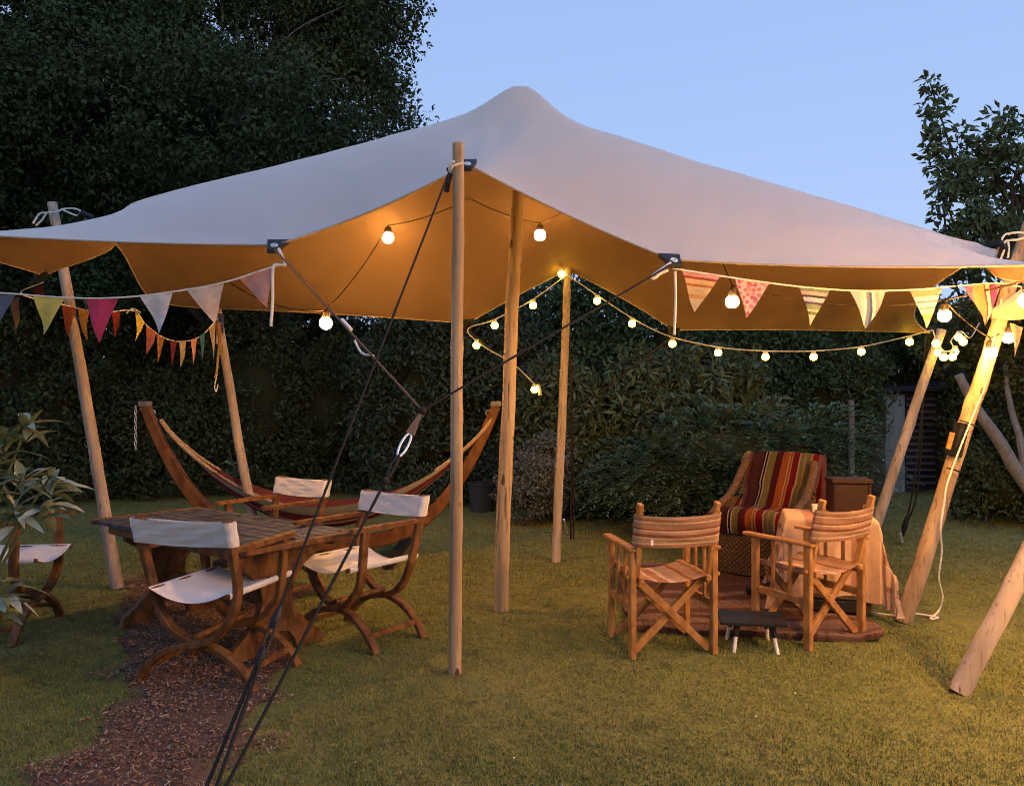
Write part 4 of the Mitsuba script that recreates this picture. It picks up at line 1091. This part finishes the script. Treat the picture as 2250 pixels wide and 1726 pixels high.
def dining_chair(x, y, facing, label, leafy=False):
    t = thing('dining_chair', label, 'chair', 'curved leg chairs round the garden table')
    M = place(x, y, 0, facing)
    sec = rsec(.034, .052, .005)
    for yy, ztop in ((-.2, .885), (.2, .715)):
        for sg in (1, -1):
            pts = [(px * sg, yy + .018 * sg * min(1, max(0, (.62 - pz) / .2)) - .10 * max(0, (pz - .5) / .385) * (yy < 0), pz) for px, pz in SREAR if pz <= ztop]
            if ztop < .8:
                pts = [(-.268 * sg, yy, ztop)] + pts[1:]
            p = spline(pts, 6)
            mm = sweep(p, sec[:, ::-1], up=(0, 1, 0) if False else (sg, 0, 0), cap=True)
            add(t + '__curved_leg', mm, 'mat_teak', 30, M=M)
    for sg in (1, -1):
        poly = [(-.026, -.29), (.026, -.29), (.028, .25), (.02, .30), (0, .315), (-.02, .30), (-.028, .25)]
        am = extrude(poly, .024)
        am.apply_translation([.262 * sg, 0, .716])
        add(t + '__arm', am, 'mat_teak', False, M=M)
        add(t + '__seat_rail', tube([(sg * .238, -.27, .50), (sg * .238, .31, .50)], .013, 8), 'mat_teak', 40, M=M)
        add(t + '__stretcher', beam((sg * .285, -.2, .095), (sg * .285, .2, .095), .022, .03), 'mat_teak', False, M=M)
    add(t + '__cross_rod', tube([(0, -.2, .262), (0, .2, .262)], .016, 8), 'mat_teak', 40, M=M)
    # seat sling wrapped round the rails
    rows = []
    ys = np.linspace(-.26, .30, 18)
    for yv in ys:
        row = []
        for q in np.linspace(-2.6, -.2, 6):
            row.append((-.238 + .018 * math.sin(q) * 1.0, yv, .50 + .018 * math.cos(q)))
        for xv in np.linspace(-.225, .225, 19):
            row.append((xv, yv, .512 - .058 * (1 - (xv / .238) ** 2) + .004 * math.sin(yv * 30 + xv * 9)))
        for q in np.linspace(.2, 2.6, 6):
            row.append((.238 + .018 * math.sin(q), yv, .50 + .018 * math.cos(q)))
        rows.append(row)
    sm, suv = grid_mesh(np.array(rows))
    add(t + '__seat', sm, 'mat_white_cloth', True, 'white canvas sling seat', M=M)
    # back band round both posts
    rows = []
    hx, hy = .304, .036
    outline = [(hx - .03, hy), (hx - .008, hy * .8), (hx, 0), (hx - .008, -hy * .8), (hx - .03, -hy)]
    ring_ = [(xx, -yy2) for xx, yy2 in outline]
    loop_ = []
    for a in np.linspace(-(hx - .04), hx - .04, 15):
        loop_.append((a, -hy + .014 * (1 - (a / hx) ** 2)))
    loop_ += [(xx, yy2) for xx, yy2 in reversed(outline)]
    for a in np.linspace(hx - .04, -(hx - .04), 15):
        loop_.append((a, hy - .012 * (1 - (a / hx) ** 2)))
    loop_ += [(-xx, yy2) for xx, yy2 in outline]
    loop_.append(loop_[0])
    for zz in np.linspace(.755, .882, 9):
        row = []
        for i, (a, b) in enumerate(loop_):
            sag = .010 * (1 - (a / hx) ** 2)
            wr = .004 * math.sin(zz * 210 + 14 * a) * (1 - (a / hx) ** 2) + .0025 * math.sin(zz * 90 - 25 * a)
            row.append((a, -.2 - .10 * (zz - .5) / .385 + b + wr * np.sign(b + 1e-9), zz - sag))
        rows.append(row)
    bm, buv = grid_mesh(np.array(rows))
    add(t + '__back_band', bm, 'mat_white_cloth', True, 'white canvas back band', M=M)
    return t


dining_chair(-1.585, 4.02, (.27, .963), 'curved leg chair with white canvas nearest the camera at the table')
dining_chair(-.96, 4.68, (-.60, -.80), 'curved leg chair with white canvas at the right end beyond the table')
dining_chair(-1.83, 5.66, (-.54, -.84), 'curved leg chair with white canvas on the far side of the table before the hammock')
dining_chair(-3.28, 4.78, (.97, .12), 'curved leg chair half hidden by the leafy plant at the left edge')

# ------------------------------------------------------------------ dining table
t = thing('garden_table', 'long slatted wooden garden table with shaped trestle legs', 'table')
M = place(-1.875, 4.72, 0, (.6, .8))          # local x runs along the table
L, Wd, ZT = 1.80, .78, .70
nb = 9
w = Wd / nb
for i in range(nb):
    add(t + '__plank', cbox(L - .12, w - .008, .028, (-.0, -Wd / 2 + w * (i + .5), ZT - .014 + rng.uniform(-.001, .001)), .004), 'mat_teak_weathered', False, M=M)
for sg in (-1, 1):
    add(t + '__end_board', cbox(.055, Wd, .034, (sg * (L / 2 - .03), 0, ZT - .017), .005), 'mat_teak', False, M=M)
    add(t + '__side_rail', cbox(L - .3, .03, .06, (0, sg * (Wd / 2 - .07), ZT - .06), .004), 'mat_teak', False, M=M)
    c = Polygon([(-.30, .64), (-.30, .57), (-.19, .50), (-.115, .40), (-.10, .32), (-.13, .23), (-.22, .14), (-.31, .07), (-.33, 0), (-.14, 0), (-.125, .06), (-.08, .115), (0, .135), (.08, .115), (.125, .06), (.14, 0), (.33, 0), (.31, .07), (.22, .14), (.13, .23), (.10, .32), (.115, .40), (.19, .50), (.30, .57), (.30, .64)])
    sh = c.buffer(.012).buffer(-.012)
    e = extrude(sh, .045)
    e.apply_transform(np.array([[0, 0, 1, sg * .60 - .0225], [1, 0, 0, 0], [0, 1, 0, .002], [0, 0, 0, 1.0]]))
    add(t + '__trestle_leg', e, 'mat_teak', 30, M=M)
add(t + '__stretcher', cbox(1.15, .04, .07, (0, 0, .30), .005), 'mat_teak', False, M=M)

# ------------------------------------------------------------------ hammock on its arc stand
HY = 7.17
t = thing('hammock_stand', 'curved wooden hammock stand behind the table', 'stand')
hc, hw = -1.855, 1.70
arc = []
for s in np.linspace(-1, 1, 49):
    arc.append((hc + hw * s * (1.0 + .0 * s), HY, .13 + 1.33 * abs(s) ** 3.3))
add(t + '__arc_beam', sweep(arc, rsec(.10, .13, .012), np.interp(np.linspace(-1, 1, 49), [-1, -.6, 0, .6, 1], [.72, 1, 1.1, 1, .72]), up=(0, 0, 1)), 'mat_larch', 30)
for sg in (-1, 1):
    add(t + '__foot', beam((hc + sg * .75, HY - .62, .05), (hc + sg * .75, HY + .62, .05), .09, .07, .006), 'mat_black', False)
    tip = np.array(arc[0 if sg < 0 else -1])
    add(t + '__end_cap', cbox(.10, .085, .05, tip + [0, 0, .02], .006), 'mat_bark_grey', False)
    lk = tip + np.array([-sg * .07, 0, -.10])
    add(t + '__hook', tube([lk + [.0, .0, .03] + np.array([.028 * math.cos(q), 0, .03 * math.sin(q)]) for q in np.linspace(0, 5.2, 14)], .006, 6), 'mat_steel', 40)
tip = np.array(arc[0])
links = []
for k in range(11):
    lnk = [tip + np.array([-.065, -.055, -.02 - k * .038]) + np.array([.011 * math.cos(q) * (k % 2), .011 * math.cos(q) * (1 - k % 2), .024 * math.sin(q)]) for q in np.linspace(0, 2 * np.pi, 11)]
    links.append(tube(lnk, .0045, 5))
add(t + '__chain', cat(*links), 'mat_steel', 40)
t = thing('hammock', 'red and cream striped hammock slung along its stand', 'hammock')
A = np.array((-3.394, 7.150, 1.314)); B = np.array((-0.194, 7.150, 1.328))
n1, n2 = 46, 25
V = []
for i in range(n1):
    s = i / (n1 - 1)
    c = A + (B - A) * s
    k = 1 - (2 * s - 1) ** 2
    z = c[2] - .80 * k ** .85
    wd = .02 + .42 * max(0, math.sin(math.pi * np.clip((s - .10) / .80, 0, 1))) ** .8
    row = []
    for j in range(n2):
        q = -1 + 2 * j / (n2 - 1)
        row.append((c[0], c[1] + wd * .75 * q + .01 * math.sin(9 * q + 5 * s), z - wd * .52 * (1 - q * q) * (1.0) + .006 * math.sin(23 * q)))
    V.append(row)
hm, huv = grid_mesh(np.array(V))
add(t + '__cloth', hm, 'mat_hammock', True, uv=huv)
for t0, t1 in ((0, .17), (1, .83)):
    for q in (-1, 0, 1):
        pts = []
        for sv in np.linspace(t0, t1, 9):
            c = A + (B - A) * sv
            k = 1 - (2 * sv - 1) ** 2
            e = abs(sv - t0) / .17
            pts.append((c[0], c[1] + q * .085 * e, c[2] - .80 * k ** .85 + .01 - .02 * (q == 0) * e))
        add(t + '__end_cord', tube(pts, .016, 8, np.linspace(1.3, .7, 9)), 'mat_fringe', 40)


# ------------------------------------------------------------------ director chairs
def director_chair(x, y, facing, label, tagged=False):
    t = thing('director_chair', label, 'chair', 'folding director chairs on the lawn')
    M = place(x, y, 0, facing)
    W, D = .50, .40
    for sg in (-1, 1):
        xs = sg * W / 2
        add(t + '__rear_leg', cbox(.034, .048, .62, (xs, -D / 2, .31), .004), 'mat_acacia', False, M=M)
        add(t + '__front_leg', cbox(.034, .048, .62, (xs, D / 2, .31), .004), 'mat_acacia', False, M=M)
        add(t + '__arm', cbox(.058, .53, .022, (xs, .025, .631), .006), 'mat_acacia', False, M=M)
        add(t + '__side_rail', cbox(.026, D - .05, .045, (xs, 0, .29), .004), 'mat_acacia', False, M=M)
        for yy in (-.07, .06):
            add(t + '__spindle', cbox(.016, .022, .31, (xs, yy, .466), .003), 'mat_acacia', False, M=M)
        add(t + '__back_post', beam((sg * (W / 2 - .030), -D / 2 + .02, .42), (sg * (W / 2 - .018), -D / 2 - .085, .905), .030, .040, .004, up=(0, 1, .2)), 'mat_acacia', False, M=M)
        add(t + '__seat_rail', cbox(.032, .47, .034, (sg * .205, .0, .455), .004), 'mat_acacia', False, M=M)
        for yy in (-D / 2 + .035, D / 2 - .035):
            o = .013 * sg
            add(t + '__cross_leg', beam((-sg * .225, yy + o, .03), (sg * .205, yy + o, .44), .024, .044, .003, up=(1, 0, 0) if False else (0, 0, 1)), 'mat_acacia', False, M=M)
        add(t + '__peg', tube([(sg * (W / 2 + .018), -D / 2, .47), (sg * (W / 2 + .034), -D / 2, .47)], .013, 8), 'mat_acacia', 40, M=M)
    V = []
    for yv in np.linspace(-.215, .215, 14):
        row = []
        for xv in np.linspace(-.222, .222, 21):
            e = 1 - (xv / .222) ** 2
            row.append((xv, yv, .476 - .045 * e + .003 * math.sin(yv * 25 + 6 * xv)))
        V.append([(-.226, yv, .45)] + row + [(.226, yv, .45)])
    sm, suv = grid_mesh(np.array(V))
    add(t + '__seat', sm, 'mat_director_seat', True, M=M, uv=suv[:, ::-1])
    V = []
    for zz in np.linspace(.655, .845, 17):
        row = []
        lean = -D / 2 + .02 - .105 * (zz - .42) / .485
        s = np.linspace(-1, 1, 25)
        for q in s:
            e = 1 - q * q
            row.append((q * .262, lean - .026 * (1 - abs(q) ** 30) - .0 - .03 * e * .6 + .004 * math.sin(zz * 75 + 3 * q) * e, zz - .018 * e * (1 if zz > .7 else .5)))
        row += [(.266, lean, zz), (.255, lean + .024, zz), (.2, lean + .022, zz)]
        row = [(-.2, lean + .022, zz), (-.255, lean + .024, zz), (-.266, lean, zz)] + row
        V.append(row)
    bm, buv = grid_mesh(np.array(V))
    add(t + '__back_rest', bm, 'mat_director_cloth', True, M=M, uv=buv[:, ::-1])
    if tagged:
        add(t + '__cloth_tag', cbox(.014, .003, .034, (-.185, -.345, .693), .001), 'mat_cord', False, M=M)


director_chair(.905, 4.50, (-.17, .985), 'folding director chair with striped cloth, its back square to the camera', True)
director_chair(1.88, 4.70, (-.50, .866), 'folding director chair with striped cloth turned beside the cloth covered table')

# ------------------------------------------------------------------ rug, armchair with throw, covered table
V = []
R0, R1, R2, R3 = (np.array(q) for q in ((0.752, 4.759), (2.282, 4.524), (2.75, 6.55), (.95, 6.7)))
for i in range(50):
    row = []
    for j in range(50):
        a, b = i / 49, j / 49
        p = (R0 * (1 - a) + R1 * a) * (1 - b) + (R3 * (1 - a) + R2 * a) * b
        z = .042 + .006 * math.sin(a * 19 + b * 7) * math.cos(b * 15) + .035 * max(0, a - .9) / .1 * max(0, .25 - b) / .25
        row.append((p[0] + .012 * math.sin(b * 17), p[1] + .014 * math.sin(a * 15), z))
    V.append(row)
V = np.array(V)
rm, ruv = grid_mesh(V)
edge_i = np.concatenate([V[:, 0], V[-1, 1:], V[::-1, -1][1:], V[0, ::-1][1:]])
low = edge_i.copy(); low[:, 2] = np.maximum(low[:, 2] - .036, .004)
sk, skuv = grid_mesh(np.stack([edge_i, low], 1))
add('rug', cat(rm, sk), 'mat_rug', True, 'worn reddish brown woven rug under the armchair and covered table', 'rug', uv=np.vstack([ruv, skuv]))

t = thing('wicker_armchair', 'low wicker armchair under a striped throw', 'chair')
M = place(2.20, 6.48, .035, (-.61, -.79)).scale([1, 1, .955])


def wick(poly, h, tr):
    e = extrude(poly, h)
    e.apply_transform(tr)
    return e


YZ = lambda x0: np.array([[0, 0, 1, x0], [1, 0, 0, 0], [0, 1, 0, 0], [0, 0, 0, 1.0]])


def woven_panel(fn, nu, nv, amp=.006):
    """A sheet with raised basket weave; fn(u, v) -> (point, normal)."""
    V = []
    for i in range(nu):
        row = []
        for j in range(nv):
            p, nn = fn(i / (nu - 1), j / (nv - 1))
            row.append(np.array(p) + np.array(nn) * amp * (1 if (i // 2 + j // 2) % 2 else -1))
        V.append(row)
    return grid_mesh(np.array(V))[0]


fr = woven_panel(lambda u, v: ((-.31 + .62 * u, .40 + .03 * math.sin(math.pi * u), .02 + .36 * v), (0, 1, 0)), 60, 36)
add(t + '__front_panel', fr, 'mat_wicker', 30, M=M)
for sg in (-1, 1):
    sd = woven_panel(lambda u, v: ((sg * (.32 + .02 * math.sin(3 * v)), -.42 + .82 * u, .02 + v * (.36 + .24 * min(1, 1.35 - u) * (u < .98))), (sg, 0, 0)), 70, 44)
    add(t + '__side_panel', sd, 'mat_wicker', 30, M=M)
    pts = [(sg * .325, .41, .36), (sg * .335, .38, .46), (sg * .335, .22, .56), (sg * .33, -.1, .66), (sg * .32, -.38, .88), (sg * .30, -.44, .96)]
    add(t + '__arm', tube(spline(pts, 8), .038, 10, np.linspace(.8, 1, 41)), 'mat_wicker', 40, M=M)
    add(t + '__leg', cbox(.05, .05, .06, (sg * .28, .34, -.0)), 'mat_wicker', False, M=M)
    add(t + '__leg', cbox(.05, .05, .06, (sg * .28, -.36, -.0)), 'mat_wicker', False, M=M)
bk = woven_panel(lambda u, v: ((-.31 + .62 * u, -.42 - .10 * v - .05 * math.sin(math.pi * u), .02 + .93 * v), (0, -1, 0)), 60, 60)
add(t + '__back_panel', bk, 'mat_wicker', 30, M=M)
cu = trimesh.creation.icosphere(4)
v = cu.vertices
cu.vertices = np.sign(v) * np.abs(v) ** .45 * np.array([.30, .37, .075]) + np.array([0, .03, .43])
add(t + '__seat_cushion', cu, 'mat_white_cloth', True, M=M)

t = thing('throw_blanket', 'fringed throw with red, orange, olive and purple stripes over the armchair', 'blanket')
prof = spline([(.44, .37), (.475, .45), (.46, .54), (.36, .575), (.15, .545), (-.12, .535), (-.23, .60), (-.33, .82), (-.42, 1.01), (-.475, 1.045), (-.535, 1.0), (-.58, .80), (-.60, .58)], 7)
V = []
for i in range(41):
    a = -1 + 2 * i / 40
    row = []
    for k, (py, pz) in enumerate(prof):
        s = k / (len(prof) - 1)
        x = a * (.335 + (.03 if s > .55 else 0))
        dy = .012 * math.sin(5 * a + 14 * s) + .006 * math.sin(17 * a + 4 * s)
        drop = (.05 * max(0, abs(a) - .84) / .16)
        if s < .45:
            pz2 = pz - drop * .5 + .025 * (1 - a * a) * math.exp(-((s - .2) / .15) ** 2)
        else:
            pz2 = pz - .02 * a * a
        back = -.16 * max(0, a - .86) / .14 if s > .5 else 0.0       # right edge turns round the chair back
        row.append((x, py + dy + back, pz2))
    row = [(q[0], q[1] - .10 * max(0, q[2] - .58) / .45, q[2]) for q in row]
    V.append(row)
tm, tuv = grid_mesh(np.array(V))
tv = tm.vertices.copy()
add(t + '__cloth', tm, 'mat_throw', True, M=M, uv=tuv)
gridv = np.array(V)
frs = []
for k in range(int(len(prof) * .52), int(len(prof) * .97)):
    for dq in (0, .33, .66):
        b0 = gridv[40, k] * (1 - dq) + gridv[40, min(k + 1, len(prof) - 1)] * dq
        d = np.array([.055 + .02 * math.sin(k * 3 + dq * 9), -.02, -.045 + .02 * math.sin(k * 7 + 5 * dq)])
        frs.append(tube([b0, b0 + d * .5 + [0, 0, .01], b0 + d], .0038, 5, [1, 1.5, .8]))
add(t + '__fringe', cat(*frs), 'mat_fringe', True, M=M, kind='stuff')

t = thing('side_table', 'small table hidden under the striped cloth', 'table')
TM = place(2.29, 5.37, .045, facing=(.3, .955))
HX, HYY, TZ = .29, .26, .62
add(t + '__table_top', cbox(HX * 2 - .01, HYY * 2 - .01, .025, (0, 0, TZ - .016)), 'mat_teak', False, M=TM)
for sx in (-1, 1):
    for sy in (-1, 1):
        add(t + '__leg', cbox(.035, .035, TZ - .03, (sx * (HX - .05), sy * (HYY - .05), (TZ - .03) / 2)), 'mat_teak', False, M=TM)
V = []
na = 90
ext_x, ext_y = HX + .56, HYY + .56
for i in range(na):
    row = []
    for j in range(na):
        a = (-1 + 2 * i / (na - 1)) * ext_x
        b = (-1 + 2 * j / (na - 1)) * ext_y
        ex, ey = max(abs(a) - HX, 0), max(abs(b) - HYY, 0)
        px, py = np.clip(a, -HX, HX), np.clip(b, -HYY, HYY)
        mn_, mx_ = min(ex, ey), max(ex, ey)
        drop = math.hypot(ex, ey) * .985 if mn_ > 0 else mx_
        drop = min(drop, mx_ + .12 * mn_)
        sx, sy = np.sign(a), np.sign(b)
        ph = (b if ex > ey else a)
        fold = .028 * math.sin(ph * 21 + 1.3) + .016 * math.sin(ph * 43 + sx)
        k = min(1, drop / .35)
        push = .012 + .02 * k * drop / .5 + fold * k * .8
        ox = oy = 0.0
        if ex > 0 and ex >= ey:
            ox = sx * push
            oy = sy * mn_ * .12
        elif ey > 0:
            oy = sy * push
            ox = sx * mn_ * .12
        if mn_ > 0:
            ox += sx * .16 * mn_
            oy += sy * .16 * mn_
        r_ = .014
        z = TZ + .004 - max(0, drop - .006)
        z = max(z, .012)
        row.append((px + ox, py + oy, z))
    V.append(row)
cm, cuv = grid_mesh(np.array(V))
trimesh.smoothing.filter_taubin(cm, iterations=6)
add('tablecloth', cm, 'mat_table_cloth', True, 'cream and terracotta striped cloth hanging to the ground over the small table', 'tablecloth', M=TM, uv=cuv)

t = thing('lidded_box', 'dark red brown lidded box standing on the covered table', 'box')
BM = place(2.50, 5.50, .045 + TZ + .006, facing=(.15, .99))
add(t + '__body', cbox(.27, .20, .215, (0, 0, .108), .006), 'mat_box_brown', False, M=BM)
add(t + '__lid', cbox(.285, .215, .035, (0, 0, .236), .006), 'mat_box_brown', False, M=BM)
for sg in (-1, 1):
    add(t + '__corner_strip', cbox(.02, .012, .21, (sg * .118, -.104, .108), .003), 'mat_box_brown', False, M=BM)
cupm = lathe([(0, 0), (.026, 0), (.03, .05), (.032, .055), (.028, .055), (.025, .008), (0, .008)], 18)
add('cup', cupm, 'mat_cord', 30, 'small cream cup on the covered table beside the dark box', 'cup', M=place(2.26, 5.50, .045 + TZ + .006))

t = thing('black_case', 'low black case standing on the rug under the covered table', 'case')
CM_ = place(2.23, 5.16, .05, facing=(.3, .955))
add(t + '__body', cbox(.36, .26, .085, (0, 0, .045), .010), 'mat_black', False, M=CM_)
add(t + '__lid', cbox(.365, .265, .02, (0, 0, .098), .007), 'mat_black', False, M=CM_)

t = thing('folding_stool', 'low black folding stool with pale leg ends between the director chairs', 'stool')
SM = place(1.45, 4.48, 0, facing=(.12, .99))
add(t + '__top', extrude(Polygon([(-.19, -.13), (.17, -.14), (.20, .12), (-.17, .13)]).buffer(.012), .016).apply_translation([0, 0, .165]), 'mat_black', False, M=SM)
for sx in (-1, 1):
    for sy in (-1, 1):
        f0, f1 = np.array([sx * .10, sy * .09, .165]), np.array([sx * .125, sy * .13, 0])
        mid = f0 + (f1 - f0) * .45
        k = add(t + '__leg', tube([f0, mid], .016, 8, [1.3, 1]), 'mat_black', 40, M=SM)
        add(k + '__end_sleeve', tube([mid, f1], .011, 8), 'mat_cord', 40, 'pale leg end', M=SM)

t = thing('lantern', 'small black lamp lying on the rug beside the armchair', 'lamp')
LMx = place(1.78, 5.45, .05)
hd = lathe([(0, -.03), (.03, -.028), (.045, -.01), (.045, .012), (.03, .03), (.02, .03), (0, .022)], 18)
hd.apply_transform(trimesh.transformations.rotation_matrix(-1.3, [1, 0, 0]))
add(t + '__head', hd.apply_translation([-.02, -.02, .06]), 'mat_black', 30, M=LMx)
add(t + '__handle', tube(spline([(.015, -.01, .06), (.06, 0, .055), (.13, .01, .05)], 5), .016, 8), 'mat_black', 40, M=LMx)


# ------------------------------------------------------------------ leafy plant at the left edge
def leaf_blade(p, d, L, W, droop, roll, r):
    d = np.array(d, float); d /= np.linalg.norm(d)
    s = np.cross(d, [0, 0, 1.0]); s /= np.linalg.norm(s) + 1e-9
    n = np.cross(s, d)
    s = s * math.cos(roll) + n * math.sin(roll)
    n = np.cross(s, d)
    V = []
    prof = [(0, .12), (.15, .55), (.35, .95), (.55, 1.0), (.75, .72), (.9, .36), (1, .02)]
    for tt, w in prof:
        c = np.array(p) + d * L * tt - np.array([0, 0, droop * L * tt * tt])
        V += [c - s * W * w + n * W * w * .35, c, c + s * W * w + n * W * w * .35]
    F = []
    for i in range(len(prof) - 1):
        for j in range(2):
            a = i * 3 + j
            F += [(a, a + 1, a + 4), (a, a + 4, a + 3)]
    return trimesh.Trimesh(V, F, process=False)


for nm, c0, c1 in (('mat_big_leaf', (.10, .14, .06), (.17, .22, .12)), ('mat_pale_leaf', (.26, .30, .22), (.38, .42, .33))):
    mat(nm, proc((lambda a, b: lambda p, n, uv: mix(a, b, fbm(p.x * 30, p.y * 30, p.z * 30, 2)))(c0, c1)), .6, .3)
t = thing('leafy_plant', 'tall plant with long pale green leaves at the left edge', 'plant')
r = np.random.default_rng(77)
heads = [((-2.622, 4.000, 1.362), .0), ((-2.709, 3.950, 1.275), .1), ((-2.428, 3.900, 1.093), .6), ((-2.555, 3.850, 1.085), 0), ((-2.773, 3.900, 1.154), -.4), ((-2.434, 3.850, 0.951), .8), ((-2.558, 3.800, 0.934), 0), ((-2.618, 3.800, 0.561), .2), ((-2.798, 3.900, 0.908), -.3), ((-2.631, 3.750, 0.490), .3)]
base = np.array([-2.9, 3.95, 0])
for hi, (hp, lean) in enumerate(heads):
    hp = np.array(hp)
    add(t + '__stem', tube(spline([base + [r.normal() * .05, r.normal() * .05, 0], base * [.6, .6, 0] + hp * [.4, .4, .6], hp], 6), .010, 6, np.linspace(1.2, .6, 13)), 'mat_big_leaf', 40)
    for k in range(15):
        az = k * 2.4 + r.uniform(-.3, .3)
        el = r.uniform(-.25, .75) if k > 2 else r.uniform(.7, 1.4)
        d = np.array([math.cos(az) * math.cos(el) + lean * .5, math.sin(az) * math.cos(el), math.sin(el)])
        p = hp - np.array([0, 0, r.uniform(0, .11)])
        add(t + '__leaf', leaf_blade(p, d, r.uniform(.13, .23), r.uniform(.017, .030), r.uniform(.1, .5), r.uniform(-.6, .6), r), 'mat_pale_leaf' if r.random() < .55 else 'mat_big_leaf', True)
